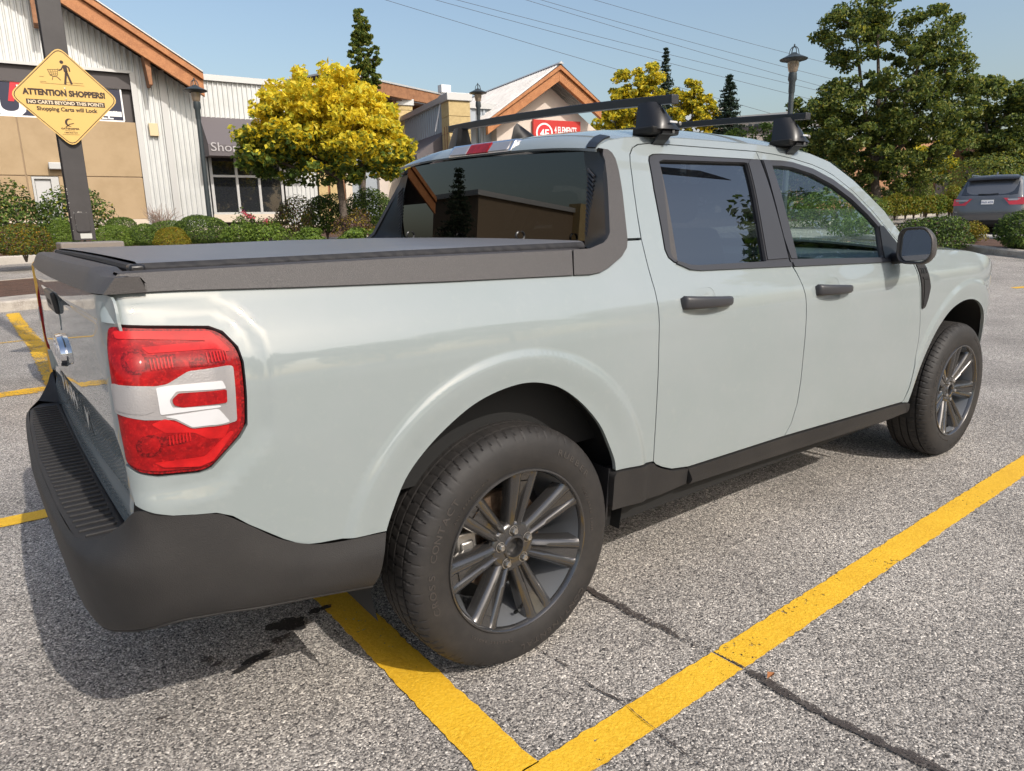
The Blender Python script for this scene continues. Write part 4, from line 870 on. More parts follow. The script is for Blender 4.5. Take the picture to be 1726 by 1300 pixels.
# building-side bed
ka = gnd(0, 447); kb = gnd(56, 444.5); d2 = np.array([cos(radians(-4.5)), sin(radians(-4.5)), 0]); k0 = ka-d2*14; k1 = ka+d2*26; nr2 = np.array([-d2[1], d2[0], 0])
kerb('kerb', [k0, k1], .22, .22, CONC)
bed_poly('planting_bed', [k0+nr2*.2, k1+nr2*.2, k1+nr2*9, k0+nr2*9], lambda x, y: .18+.03*max(0, min(8, (y-ka[1]))), n=34)
# right-hand island between the lot and the parked car
ra = gnd(1600, 421.5); rb = gnd(1726, 436); d3 = (ra-rb)/np.linalg.norm(ra-rb); r0 = rb-d3*7; r1 = ra+d3*4; n3 = np.array([d3[1], -d3[0], 0])
kerb('kerb', [r0, r1][::-1], .16, .25)
bed_poly('planting_bed', [r0+n3*.2, r1+n3*.2, r1+n3*2.4, r0+n3*2.4], .1)
kerb('kerb', [r0+n3*2.4, r1+n3*2.4][::-1], .17, .5, CONC)
# far bed with the clipped yellow hedge
ha = gnd(1490, 368); hb_ = gnd(1618, 357)
fa = at(1440, 372, 30); fb = at(1640, 353, 36); fa[2] = fb[2] = 0; d4 = (fb-fa)/np.linalg.norm(fb-fa); n4 = np.array([-d4[1], d4[0], 0])
kerb('kerb', [fa-d4*12, fb+d4*20], .2, .3, CONC); bed_poly('planting_bed', [fa-d4*12+n4*.3, fb+d4*20+n4*.3, fb+d4*20+n4*9, fa-d4*12+n4*9], .12)

# ================================================================ FOLIAGE
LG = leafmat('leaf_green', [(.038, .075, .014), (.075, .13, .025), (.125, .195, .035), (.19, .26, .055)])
LD = leafmat('leaf_dark', [(.018, .038, .012), (.038, .068, .018), (.065, .10, .025)])
LB = leafmat('leaf_bright', [(.09, .15, .02), (.15, .23, .03), (.22, .30, .05)])
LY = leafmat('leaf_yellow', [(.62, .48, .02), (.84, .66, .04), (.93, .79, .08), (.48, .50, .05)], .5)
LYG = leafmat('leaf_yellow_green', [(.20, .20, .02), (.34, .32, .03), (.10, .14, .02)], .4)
LO = leafmat('leaf_gold', [(.20, .14, .015), (.32, .24, .02), (.12, .12, .015), (.40, .22, .02)])
LP = leafmat('leaf_purple', [(.09, .04, .04), (.15, .08, .07), (.10, .11, .03)])
LASH = leafmat('leaf_ash', [(.07, .11, .024), (.13, .18, .040), (.20, .25, .055), (.30, .29, .065)], .45)
LCON = leafmat('needle_dark', [(.012, .026, .014), (.022, .042, .022), (.04, .065, .032)], .1)
BARK = mat('bark', (.12, .095, .075), .9, var=[(14, (.06, .045, .035), .4, .65)], bump=(40, .02))
TWIG = mat('dry_twig', (.30, .22, .18), .9)
def leaves(name, C, size, mats, parent, midx=None, seed=0, up=.35, aspect=.62, cen=None):
    """one small folded leaf (2 triangles pairs) per row of C"""
    rg = np.random.default_rng(seed); n = len(C); C = np.asarray(C); d = rg.normal(0, 1, (n, 3)); d /= np.linalg.norm(d, axis=1, keepdims=True)
    nn = rg.normal(0, 1, (n, 3))*.8+np.array([0, 0, up*2])
    if cen is not None: r = C-cen; nn += 1.1*r/(np.linalg.norm(r, axis=1, keepdims=True)+1e-6)
    nn /= np.linalg.norm(nn, axis=1, keepdims=True); d -= nn*(d*nn).sum(1, keepdims=True); d /= np.linalg.norm(d, axis=1, keepdims=True)+1e-9; e = np.cross(nn, d)
    s = size*rg.uniform(.6, 1.35, (n, 1)); L_ = d*s; Wd = e*s*aspect; b_ = nn*s*.18
    V = np.stack([C-L_*.5, C+Wd*.5+b_, C+L_*.5, C-Wd*.5+b_], 1).reshape(-1, 3); F = np.arange(n*4).reshape(n, 4); F = np.concatenate([F[:, [0, 1, 2]], F[:, [0, 2, 3]]], 1).reshape(-1, 3)
    mi = np.repeat(midx, 2) if midx is not None else None
    return from_np(name, V, F, mats, parent, False, mi)
def shellpts(rg, n, c, r, inner=.55, bump=.18, lobes=9, flat=None):
    """points in a lumpy ellipsoid, dense near the surface"""
    d = rg.normal(0, 1, (n, 3)); d /= np.linalg.norm(d, axis=1, keepdims=True); k = rg.normal(0, 1, (lobes, 3)); k /= np.linalg.norm(k, axis=1, keepdims=True)
    b = np.clip((d@k.T-.72)/.28, 0, 1).max(1); rr_ = (1-bump+bump*2*b)*(inner+(1-inner)*rg.uniform(0, 1, n)**.55)
    P = c+d*rr_[:, None]*r
    if flat is not None: P = P[P[:, 2] > flat]
    return P
def shrub(label, px, py0, py1, wpx, s, mats, leaf=.05, n=2600, cat='shrub', group=None, name='shrub', wts=None, seed=None, inner=.5, bump=.10, hz=1.0, core=None):
    seed = seed or int(px*7+py0); rg = np.random.default_rng(seed); T = at(px, py0, s); B = at(px, py1, s); k = s/AX@ (ray(px, py1)/1) if False else None
    rad = wpx/2/FPX*np.linalg.norm((T+B)/2-CP)*.93; z0 = min(B[2], float(hgt(B[0], B[1]))+.4); zt = T[2]; base = np.array([B[0], B[1], z0])
    c = np.array([B[0], B[1], (z0+zt)/2]); r = np.array([rad, rad*.9, (zt-z0)/2*1.04])
    o = empty(name, tuple(base), label=label, cat=cat, group=group)
    P = shellpts(rg, n, c, r, inner, bump, 12); q_ = (P-c)/r; hz_ = np.sign(q_[:, 2])*np.abs(q_[:, 2])**1.0; k_ = np.where(q_[:, 2] < 0, 1+.38*np.minimum(1, -q_[:, 2])*1.1, 1); P[:, :2] = c[:2]+(P[:, :2]-c[:2])*k_[:, None]; P = P[P[:, 2] > z0+.02]-base
    if not isinstance(mats, (list, tuple)): mats = [mats]
    mi = rg.choice(len(mats), len(P), p=wts) if len(mats) > 1 else None
    leaves('foliage', P, leaf, mats, o, mi, seed, cen=c-base)
    b = MB()
    for q in range(6):
        a = q*1.05+seed; e = rad*.6; b.tube([(0, 0, -.15), (e*.4*cos(a), e*.4*sin(a), (zt-z0)*.35), (e*cos(a), e*sin(a), (zt-z0)*.75)], [.022, .014, .006], 5)
    b.build('stem', BARK, o); return o
def limb(b, p0, d, L, r, depth, rg, tips, spread=.55, up=.25):
    pts = [np.array(p0)]; rad = [r]; d = d/np.linalg.norm(d)
    for i in range(3):
        d = d+rg.normal(0, .10, 3)+np.array([0, 0, up*.15]); d /= np.linalg.norm(d); pts.append(pts[-1]+d*L/3); rad.append(r*(1-.17*(i+1)))
    b.tube(pts, rad, 6 if depth < 2 else 8)
    if depth == 0: tips.append(pts[-1]); return
    for k in range(3 if depth > 1 else 3):
        q = rg.normal(0, 1, 3); q -= d*(q@d); q /= np.linalg.norm(q); nd = d*(1-spread*.5)+q*spread; nd[2] += up*.4; limb(b, pts[-1] if k < 2 else pts[-2], nd, L*rg.uniform(.62, .82), r*.55, depth-1, rg, tips, spread, up)
def tree(label, px, pyb, s, crowns, leafn, leaf, mats, wts=None, trunk_r=.12, lean=0, name='tree', cat='tree', group=None, seed=1, yfun=None, zbase=None, fork=None, up=.35, cl=60, spread=.4, basepx=None):
    """crowns: (px, py, rpx_x, rpx_y) ellipses seen in the photo at depth s, filled with leaf clumps"""
    rg = np.random.default_rng(seed); B = at(px, pyb, s); z0 = float(hgt(B[0], B[1])) if zbase is None else zbase
    o = empty(name, (B[0], B[1], z0), label=label, cat=cat, group=group); base = np.array([B[0], B[1], z0]); RT = np.array([_r[0], _r[1], 0]); RT /= np.linalg.norm(RT)
    allc = []; cens = []
    for cx, cy, rx, ry, *dz in crowns:
        C = at(cx, cy, s+(dz[0] if dz else 0)); k = np.linalg.norm(C-CP)/FPX; R3 = np.array([rx*k, rx*k*.92, ry*k]); w_ = rx*ry
        d = rg.normal(0, 1, (max(4, int(w_*cl/1000)), 3)); d /= np.linalg.norm(d, axis=1, keepdims=True); q = rg.uniform(.12, 1.12, len(d))**.42
        off = (RT*(d[:, :1]*q[:, None]*R3[0])+AX*(d[:, 1:2]*q[:, None]*R3[1])+np.array([0, 0, 1.])*(d[:, 2:]*q[:, None]*R3[2])); cens.append(C+off); allc.append((C, R3))
    cens = np.concatenate(cens); per = max(6, leafn//len(cens)); cr = spread*np.mean([a[1][0] for a in allc])**.5
    L_ = rg.normal(0, 1, (len(cens), per, 3)); L_ /= np.linalg.norm(L_, axis=2, keepdims=True); L_ *= rg.uniform(.1, 1, (len(cens), per, 1))**.5*cr*np.array([1, 1, .62])*rg.uniform(.6, 1.25, (len(cens), 1, 1)); P = (cens[:, None]+L_).reshape(-1, 3)-base
    mi = None
    if isinstance(mats, (list, tuple)) and len(mats) > 1:
        if yfun is not None: mi = yfun(P, cens.repeat(per, 0)-base, rg, base, allc)
        else: mi = rg.choice(len(mats), len(P), p=wts)
    leaves('crown', P, leaf, mats, o, mi, seed, up=up)
    b = MB(); f = at(*fork, s)-base if fork is not None else np.array([0, 0, (allc[0][0]-base)[2]*.45]); mid = f*.5+np.array([rg.normal(0, .04), rg.normal(0, .04), 0])
    b.tube([(0, 0, -.2), (0, 0, 0)+mid*.3*np.array([1, 1, 1]), mid, f], [trunk_r*1.25, trunk_r*1.05, trunk_r*.9, trunk_r*.8], 10)
    idx = rg.choice(len(cens), min(26, len(cens)), replace=False)
    main = []
    for C, R3 in allc[:6]:
        e = C-base; m = f*.45+e*.55+rg.normal(0, .15, 3); b.tube([f, f*.72+m*.28+np.array([0, 0, .1]), m, e], [trunk_r*.62, trunk_r*.5, trunk_r*.36, trunk_r*.18], 7); main += [m, e]
    main = np.array(main)
    for i_ in idx:
        e = cens[i_]-base; m = main[np.argmin(np.linalg.norm(main-e, axis=1))]; b.tube([m, (m+e)/2+rg.normal(0, .1, 3), e], [trunk_r*.26, trunk_r*.16, .012], 5)
    b.build('trunk', BARK, o, True); return o
def conifer(label, px, pyt, pyb, s, wpx, seed=1, n=34, group=None, mats=None, leaf=.10, loc=None, H=None, R=None):
    rg = np.random.default_rng(seed)
    if loc is None:
        T = at(px, pyt, s); z0 = float(hgt(T[0], T[1])); H = T[2]-z0; R = wpx/2/FPX*np.linalg.norm(T-CP); loc = (T[0], T[1], z0)
    o = empty('conifer', tuple(loc), label=label, cat='conifer tree', group=group)
    b = MB(); b.tube([(0, 0, -.2), (0, 0, H*.5), (0, 0, H)], [H*.018+.03, H*.010+.02, .008], 8); P = []
    for i in range(n):
        t = (i+.5)/n; z = H*(.10+.90*t); r = R*(1-t)**.85*rg.uniform(.8, 1.12)+.04
        for k in range(int(7+5*(1-t))):
            a = rg.uniform(0, 2*pi); rr_ = r*rg.uniform(.65, 1.08); e = np.array([rr_*cos(a), rr_*sin(a), z-.18*rr_+.10*rr_*t]); st = np.array([0, 0, z]); md = (e+st)/2+np.array([0, 0, -.06*rr_])
            if k % 2 == 0: b.tube([st, md, e], [.02, .013, .005], 4)
            m = int(16+34*rr_/R*1.1); q = rg.uniform(.12, 1, m)[:, None]; pts = st*(1-q)**2+2*md*q*(1-q)+e*q*q; P.append(pts+rg.normal(0, 1, (m, 3))*np.array([.09, .09, .035])*(.5+rr_*.35))
    b.build('trunk', BARK, o); leaves('crown', np.concatenate(P), leaf, mats or LCON, o, None, seed, up=.1, aspect=.3); return o
# ================================================================ BUILDINGS
METAL = mat('corrugated_metal', (.60, .61, .60), .42, .25, var=[(1.2, (.52, .53, .52), .35, .7)])
METALB = mat('blue_grey_metal', (.36, .40, .44), .45, .3)
TRIMM = mat('metal_flashing', (.50, .50, .49), .45, .3)
CEDAR = mat('cedar_beam', (.42, .17, .060), .6, var=[(3.5, (.30, .11, .035), .4, .65), (30, (.50, .23, .09), .5, .7)])
CEDARD = mat('aged_cedar', (.30, .14, .065), .7, var=[(5, (.20, .09, .04), .4, .65)])
TAN = mat('tan_stucco', (.41, .30, .18), .9, var=[(1.3, (.36, .26, .15), .4, .65)], bump=(160, .003))
CREAM = mat('cream_stucco', (.60, .52, .42), .9, bump=(160, .003))
PINKW = mat('pale_stucco', (.62, .54, .47), .9, bump=(160, .003))
STONE = mat('split_face_block', (.52, .40, .20), .9, var=[(8, (.44, .33, .16), .4, .65)], bump=(60, .01))
DKPAN = mat('charcoal_panel', (.075, .065, .065), .6)
AWN = mat('awning_canvas', (.125, .11, .115), .85)
DOORM = mat('door_paint', (.50, .50, .50), .5)
ROOFW = mat('white_metal_roof', (.62, .60, .57), .5, .1, var=[(2, (.50, .47, .44), .4, .65)])
NAVY = mat('banner_navy', (.016, .018, .045), .5); WHITE = mat('white_print', (.80, .80, .80), .6); REDP = mat('red_print', (.60, .02, .03), .5)
WINDK = mat('window_glass', (.020, .022, .026), .04, 0, 1., .01)
POLEM = mat('lamp_post_paint', (.035, .045, .05), .45)
class Facade:
    def __init__(s, az, O): s.e = np.array([cos(az), sin(az), 0]); s.n = np.array([sin(az), -cos(az), 0]); s.O = np.array(O, float)
    def px(s, x, y): d = ray(x, y); t = ((s.O-CP)@s.n)/(d@s.n); P = CP+d*t; return float((P-s.O)@s.e), float(P[2])
    def P(s, u, z, o=0.): return tuple(s.O*[1, 1, 0]+s.e*u+s.n*o+np.array([0, 0, z]))
    def box(s, b, u0, u1, z0, z1, o0, o1): return b.box(u0, u1, o0, o1, z0, z1, T=lambda u, o, z: s.P(u, z, o))
    def prism(s, b, poly, o0, o1): return b.prism(poly, lambda u, z: s.P(u, z, o0), lambda u, z: s.P(u, z, o1))
def corr(F, u0, u1, zb, zt, par, m, name='corrugated_siding', pitch=.17, o=0., d=.045):
    f = lambda q: q if callable(q) else (lambda u: q)
    zb, zt = f(zb), f(zt); b = MB(); us = []; u = u0
    while u < u1-.01: us += [(u, 0), (min(u+pitch*.55, u1), 0), (min(u+pitch*.66, u1), d), (min(u+pitch*.89, u1), d)]; u += pitch
    us.append((u1, 0)); b.grid([[F.P(a, zb(a), o+dd), F.P(a, zt(a), o+dd)] for a, dd in us]); return b.build(name, m, par)
# ---- store on the left: gable end in corrugated steel over tan panels
A0 = radians(-4.5); F1 = Facade(A0, np.array([0, 0, 0])+26*np.array([-sin(A0), cos(A0), 0]))
ST = empty('store_building', F1.P(4, .9), 0, 'corrugated steel gabled store with tan wall panels and a cedar roof edge, at the left', 'store')
for_ = lambda o: o
INV = Matrix.Translation(Vector(ST.location)).inverted()
def fin(o, root):                       # geometry was made in world coordinates: keep it there under its thing
    o.matrix_parent_inverse = Matrix.Translation(root.location).inverted(); return o
def FB(F, root, name, m, u0, u1, z0, z1, o0, o1, bevel=0):
    b = MB(); F.box(b, u0, u1, z0, z1, o0, o1); return fin(b.build(name, m, root, bevel=bevel), root)
uc, zc0 = F1.px(229, 207); u_r, z_dt = F1.px(224, 122); _, z_db = F1.px(229, 207); ue, zpl = F1.px(250, 369); u_cor, _ = F1.px(292, 300); u_end, _ = F1.px(352, 330); uj, zj = F1.px(44, 296.5)
UR = F1.px(238, 270)[0]; U0 = UR-16
r1 = F1.px(318, 146); r2 = F1.px(103, 6)                      # lower edge of the cedar rake (0.9 m proud of the wall)
FR = Facade(A0, np.array([0, 0, 0])+25.1*np.array([-sin(A0), cos(A0), 0])); q1 = FR.px(318, 146); q2 = FR.px(103, 6); sl_ = (q2[1]-q1[1])/(q2[0]-q1[0])
ztop = lambda u: q1[1]+sl_*(u-q1[0])+.15
fin(corr(F1, U0, UR, z_dt, lambda u: min(ztop(u), ztop(UR-9)-sl_*(UR-9-u) if u < UR-9 else 99), ST, METAL), ST)
fin(corr(F1, UR, u_cor-.06, zpl-.3, ztop, ST, METAL), ST); fin(corr(F1, u_cor+.06, u_end, zpl-.3, ztop, ST, METAL), ST)
FB(F1, ST, 'corner_trim', TRIMM, u_cor-.10, u_cor+.10, zpl-.3, ztop(u_cor), .03, .07); FB(F1, ST, 'corner_trim', TRIMM, UR-.02, UR+.14, zpl-.3, z_dt, -.02, .065)
FB(F1, ST, 'head_flashing', TRIMM, U0, UR, z_dt-.06, z_dt+.03, .03, .09)
FB(F1, ST, 'sign_recess', DKPAN, U0, UR-.02, z_db, z_dt-.06, -.25, -.22); FB(F1, ST, 'sign_recess', DKPAN, U0, UR-.02, z_dt-.55, z_dt-.062, -.219, -.05)
zplb = zpl
cols = [(U0, uj-4.32), (uj-4.28, uj-.02), (uj+.02, UR-.03)]
for a, b_ in cols: FB(F1, ST, 'wall_panel', TAN, a, b_, zj+.02, z_db, -.24, 0, .008)
ud0, _ = F1.px(54, 300); ud1, _ = F1.px(97, 300)
for a, b_ in cols[:2]+[(uj+.02, ud0-.03), (ud1+.03, UR-.03)]:
    FB(F1, ST, 'wall_panel', TAN, a, b_, zplb, zj-.02, -.24, 0, .008)
JS = mat('joint_sealant', (.30, .22, .14), .9); FB(F1, ST, 'panel_joint', JS, U0, ud0-.03, zplb, z_db-.01, -.24, -.025); FB(F1, ST, 'panel_joint', JS, ud1+.03, UR-.05, zplb, z_db-.01, -.24, -.025); FB(F1, ST, 'panel_joint', JS, ud0-.029, ud1+.029, zj, z_db-.01, -.24, -.025)
FB(F1, ST, 'plinth', CREAM, U0, ud0-.05, zplb-1.6, zplb-.005, -.2, .05); FB(F1, ST, 'plinth', CREAM, ud1+.05, UR, zplb-1.6, zplb-.005, -.2, .05); FB(F1, ST, 'plinth', CREAM, UR+.01, u_end+12, zplb-1.6, zplb-.30, -.2, .06)
dr = FB(F1, ST, 'service_door', DOORM, ud0+.06, ud1-.22, zplb-1.5, zj-.10, -.12, -.06); FB(F1, ST, 'door_frame', TRIMM, ud0-.02, ud0+.05, zplb-1.5, zj-.02, -.1, .02); FB(F1, ST, 'door_frame', TRIMM, ud1-.20, ud1+.02, zplb-1.5, zj-.02, -.1, .02); FB(F1, ST, 'door_frame', TRIMM, ud0+.051, ud1-.201, zj-.09, zj-.02, -.1, .021)
def wlight(F, root, px, py, wz=.28, hz=.42, nm='wall_light'):
    u, z = F.px(px, py); b = MB(); F.box(b, u-wz/2, u+wz/2, z-hz/2, z+hz/2, .02, .16); l = fin(b.build(nm, mat('light_shade', (.62, .50, .30), .5), root, bevel=.01), root)
    b = MB()
    for zz in (z-hz/2, z, z+hz/2): F.box(b, u-wz/2-.02, u+wz/2+.02, zz-.018, zz+.018, .0, .18)
    F.box(b, u-wz/2-.02, u-wz/2+.005, z-hz/2, z+hz/2, .0, .185); F.box(b, u+wz/2-.005, u+wz/2+.02, z-hz/2, z+hz/2, .0, .185)
    o = b.build('light_cage', mat('light_cage', (.12, .09, .06), .6), l); o.matrix_parent_inverse = l.matrix_parent_inverse.copy(); return l
wlight(F1, ST, 258.5, 219.5)
u, z = F1.px(97, 281); FB(F1, ST, 'floodlight', TRIMM, u-.25, u+.2, z-.1, z+.12, .0, .22, .02)
# cedar rake, bracket, roof
def rake(F, ua, ub, z_of, th0, th1, o0, o1, m, name, root):
    b = MB(); F.prism(b, [(ua, z_of(ua)+th0), (ub, z_of(ub)+th0), (ub, z_of(ub)+th1), (ua, z_of(ua)+th1)], o0, o1); return fin(b.build(name, m, root, bevel=.01), root)
zo = lambda u: q1[1]+sl_*(u-q1[0])-.0
ut = FR.px(341, 128)[0]; uap = ut-8.2
for nm, a, b_, o0, o1, m in (('rake_beam', 0, .50, .82, .98, CEDAR), ('rake_beam', .52, .74, .80, 1.10, CEDAR), ('roof_edge', .745, .80, .6, 1.14, TRIMM)): rake(F1, uap, ut, zo, a, b_, o0, o1, m, nm, ST)
b = MB(); F1.prism(b, [(uap, zo(uap)+.52), (ut, zo(ut)+.52), (ut, zo(ut)+.74), (uap, zo(uap)+.74)], -14, .80); fin(b.build('roof', DKPAN, ST), ST)
zo2 = lambda u: zo(uap)+(-sl_)*(u-uap)*-1 if False else zo(uap)-(-sl_)*(uap-u)
for nm, a, b_, o0, o1, m in (('rake_beam', 0, .50, .82, .98, CEDAR), ('rake_beam', .52, .74, .80, 1.10, CEDAR)): rake(F1, uap-12, uap, zo2, a, b_, o0, o1, m, nm, ST)
b = MB(); F1.prism(b, [(uap-12, zo2(uap-12)+.52), (uap, zo2(uap)+.52), (uap, zo2(uap)+.74), (uap-12, zo2(uap-12)+.74)], -14, .80); fin(b.build('roof', DKPAN, ST), ST)
ub_, zb_ = FR.px(248, 101); b = MB(); F1.prism(b, [(ub_-.10, zb_+.2), (ub_+.10, zb_+.15), (ub_+.09, zb_-.75), (ub_-.02, zb_-.75)], .1, .8); fin(b.build('bracket', CEDARD, ST, bevel=.01), ST)
ub_, zb_ = FR.px(57, 2); b = MB(); F1.box(b, ub_-.10, ub_+.10, zb_-.6, zb_+.3, .1, .8); fin(b.build('bracket', CEDARD, ST, bevel=.01), ST)
FB(F1, ST, 'store_back', DKPAN, U0+.1, u_end-.3, zplb-1.5, z_dt+.5, -13, -.3)
# ---- lower wing with awning and shop window
W0 = u_end-.02; W1 = F1.px(536, 330)[0]; ztp = F1.px(345, 136)[1]; za0 = F1.px(345, 197)[1]; za1 = F1.px(350, 259)[1]; FA = Facade(A0, np.array([0, 0, 0])+24.9*np.array([-sin(A0), cos(A0), 0]))
ST2 = empty('store_wing', F1.P(W0, .9), 0, 'low corrugated steel shop front with a flat parapet and dark window behind the yellow maple', 'shop')
uw0 = F1.px(358, 300)[0]; uw1 = F1.px(474, 300)[0]; zw1 = F1.px(360, 262)[1]; zw0 = F1.px(365, 361)[1]
fin(corr(F1, W0, uw0-.12, zpl-.3, ztp, ST2, METAL), ST2); fin(corr(F1, uw0-.12, uw1+.12, zw1+.1, ztp, ST2, METAL), ST2); fin(corr(F1, uw1+.12, W1, zpl-.3, ztp, ST2, METAL), ST2)
FB(F1, ST2, 'parapet_cap', TRIMM, W0, W1+.4, ztp, ztp+.20, -.5, .14); FB(F1, ST2, 'window_sill', CREAM, uw0-.1, uw1+.1, zw0-.30, zw0-.02, -.1, .10)
wf = FB(F1, ST2, 'window_frame', TRIMM, uw0-.08, uw0+.02, zw0, zw1, -.06, .05)
zm = F1.px(400, 297.5)[1]; m1 = F1.px(401, 320)[0]; m2 = F1.px(438, 320)[0]; us_ = [uw0, m1, m2, uw1]
for a in (m1, m2, uw1): FB(F1, ST2, 'mullion', TRIMM, a-.045, a+.045, zw0, zw1, -.06, .05)
for a, c in ((zm-.04, zm+.04), (zw1-.02, zw1+.07), (zw0-.02, zw0+.06)): FB(F1, ST2, 'mullion', TRIMM, uw0-.08, uw1+.05, a, c, -.05, .045)
for k in range(3):
    for a, c in ((zw0, zm), (zm, zw1)): FB(F1, ST2, 'pane', WINDK, us_[k]+.03, us_[k+1]-.03, a+.03, c-.03, -.045, -.03)
FB(F1, ST2, 'back_wall', DKPAN, W0+.05, W1-.05, zpl-.3, ztp-.1, -9, -.3)
ua0 = F1.px(336, 200)[0]; ua1 = ua0+(uw1-uw0)+1.1
b = MB(); zf1, zf0 = FA.px(352, 243)[1], FA.px(352, 262)[1]
sec = [(0.03, za0), (1.1, zf1), (1.1, zf0), (1.05, zf0), (.03, zf0+.02)]
b.prism(sec, lambda o, z: F1.P(ua0, z, o), lambda o, z: F1.P(ua1, z, o)); aw = fin(b.build('awning', AWN, ST2), ST2)
b = MB(); F1.box(b, ua0+.1, ua1-.1, zf0+.03, zf1-.03, 1.102, 1.112); o = b.build('awning_valance', mat('valance', (.065, .055, .058), .8), aw); o.matrix_parent_inverse = aw.matrix_parent_inverse.copy()
def ftext(F, t, u, z, size, m, name, root, o=.01, sx=1., bold=.0, align='LEFT', ext=.004, shear=0):
    me = text_mesh(t, size, ext, bold, shear, align, sx); ob = put_text(name, me, lambda x, y, q: F.P(u+x, z+y, o+q), m, root); return fin(ob, root) if root else ob
u, z = FA.px(355, 254.5); ftext(F1, 'Shop On', u, z, .42, mat('faded_print', (.42, .40, .40), .8), 'awning_lettering', ST2, 1.125, 1.15)
# ---- sign banner across the recess
zb0 = F1.px(205, 203)[1]; zb1 = F1.px(200, 150)[1]; ubr = F1.px(205.5, 180)[0]
BN = empty('store_banner', F1.P(ubr-3, zb0), 0, 'navy banner with white and red lettering across the dark recess of the gabled store', 'banner')
b = MB(); F1.box(b, ubr-11.5, ubr, zb0, zb1, -.16, -.10); fin(b.build('banner_board', NAVY, BN, bevel=.01), BN)
b = MB()
for a in ((ubr-11.55, ubr+.03, zb1, zb1+.05), (ubr-11.55, ubr+.03, zb0-.05, zb0), (ubr, ubr+.05, zb0, zb1)): F1.box(b, a[0], a[1], a[2], a[3], -.17, -.085)
fin(b.build('banner_edge', WHITE, BN), BN)
u, z = F1.px(-14, 193); ftext(F1, 'OUT', u-1.15, z, 1.35, WHITE, 'banner_lettering', BN, -.095, 1.05, .03)
u, z = F1.px(10, 162); ftext(F1, 'R', u, z-.1, .85, REDP, 'banner_lettering', BN, -.095, 1.1, .03, shear=.2)
u, z = F1.px(197, 184); ftext(F1, 'E', u-1.12, z, .75, WHITE, 'banner_lettering', BN, -.095, 1.5, .02)
u, z = F1.px(197, 191); b = MB(); F1.box(b, u-1.0, u+.15, z-.10, z+.06, -.099, -.092); fin(b.build('banner_rule', WHITE, BN), BN)
u, z = F1.px(199, 202); ftext(F1, 'LIFESTYLE"', u+.02, z+.02, .36, WHITE, 'banner_lettering', BN, -.095, 1.05, .004, align='RIGHT')
# ---- pilasters and panels right of the window, behind the maple
F2 = Facade(A0, np.array([0, 0, 0])+27.2*np.array([-sin(A0), cos(A0), 0])); ST3 = empty('link_building', F2.P(W1, .9), 0, 'tan block and grey panel shop link half hidden behind the maple and hedge', 'shop')
zz0 = zpl-.6; zz1 = F2.px(560, 232)[1]
def col(u0, u1, o, m, nm, z1=zz1): return FB(F2, ST3, nm, m, u0, u1, zz0, z1, -.3, o)
up = [F2.px(x, 320)[0] for x in (534, 549, 553, 575, 579, 590, 637, 641, 652, 655, 700)]
col(up[0], up[1], .30, STONE, 'pilaster'); col(up[1]+.01, up[2]-.01, .22, CEDARD, 'pilaster_inlay'); col(up[2], up[3], .301, STONE, 'pilaster'); col(up[3]+.01, up[4]-.01, .22, CEDARD, 'pilaster_inlay'); col(up[4], up[5], .302, CREAM, 'pilaster')
col(up[5]+.01, up[6], 0, METALB, 'wall_panel', zz1-.4); col(up[6]+.01, up[8], .20, PINKW, 'wall_panel', zz1-.2); col(up[8]+.02, up[10], .15, CREAM, 'wall_panel', zz1-.3)
# ---- timber-edged roof behind (flat hipped canopy with brackets)
s_ = 37.; pA = at(600, 168, 33); pB = at(744, 182, 38); az = atan2(pB[1]-pA[1], pB[0]-pA[0]); F3 = Facade(az, [pA[0], pA[1], 0]); HL = empty('market_hall', F3.P(3, 1.2), 0, 'taller hall with a wide timber fascia showing above the maple', 'building')
uA, zA = F3.px(560, 150); uB, zB = F3.px(745, 181); zA1 = F3.px(640, 158)[1]; zA2 = F3.px(640, 144)[1]
FB(F3, HL, 'fascia_board', CEDARD, uA, uB, zB-.0, zB+.52, 0, .25); FB(F3, HL, 'roof_edge', TRIMM, uA, uB+.1, zB+.525, zB+.60, -6, .30); FB(F3, HL, 'soffit', mat('soffit', (.16, .10, .075), .8), uA, uB-.05, zB-.08, zB-.005, -6, -.01)
FB(F3, HL, 'wall', mat('brown_stucco', (.26, .17, .13), .9), uA, uB-.3, 1, zB-.09, -6, -1.2)
for px in (671, 716):
    u = F3.px(px, 175)[0]; b = MB(); F3.prism(b, [(u-.15, zB-.09), (u+.2, zB-.09), (u+.05, zB-.5), (u-.10, zB-1.3), (u-.3, zB-1.3)], -1.2, -.2); fin(b.build('bracket', CEDARD, HL), HL)
p0_ = at(478, 142, 33); p1_ = at(519, 128, 35); b = MB(); z_ = p0_[2]
b.add([tuple(p0_), tuple(p1_), tuple(p1_+AX*5), tuple(p0_+AX*5), tuple(p0_-[0, 0, .12]), tuple(p1_-[0, 0, .25]), tuple(p1_+AX*5-[0, 0, .25]), tuple(p0_+AX*5-[0, 0, .12])], [(0, 1, 2, 3), (4, 5, 6, 7), (0, 1, 5, 4), (1, 2, 6, 5), (2, 3, 7, 6), (3, 0, 4, 7)]); fin(b.build('lean_to_roof', DKPAN, HL), HL)
b = MB(); q0 = at(492, 146, 34.5); q1_ = at(521, 134, 34.5); q2_ = at(523, 152, 34.5); b.add([tuple(q) for q in (q0, q1_, q2_)]+[tuple(q+AX*3) for q in (q0, q1_, q2_)], [(0, 1, 2), (3, 4, 5), (0, 1, 4, 3), (1, 2, 5, 4), (2, 0, 3, 5)]); fin(b.build('lean_to_gable', CEDARD, HL), HL)
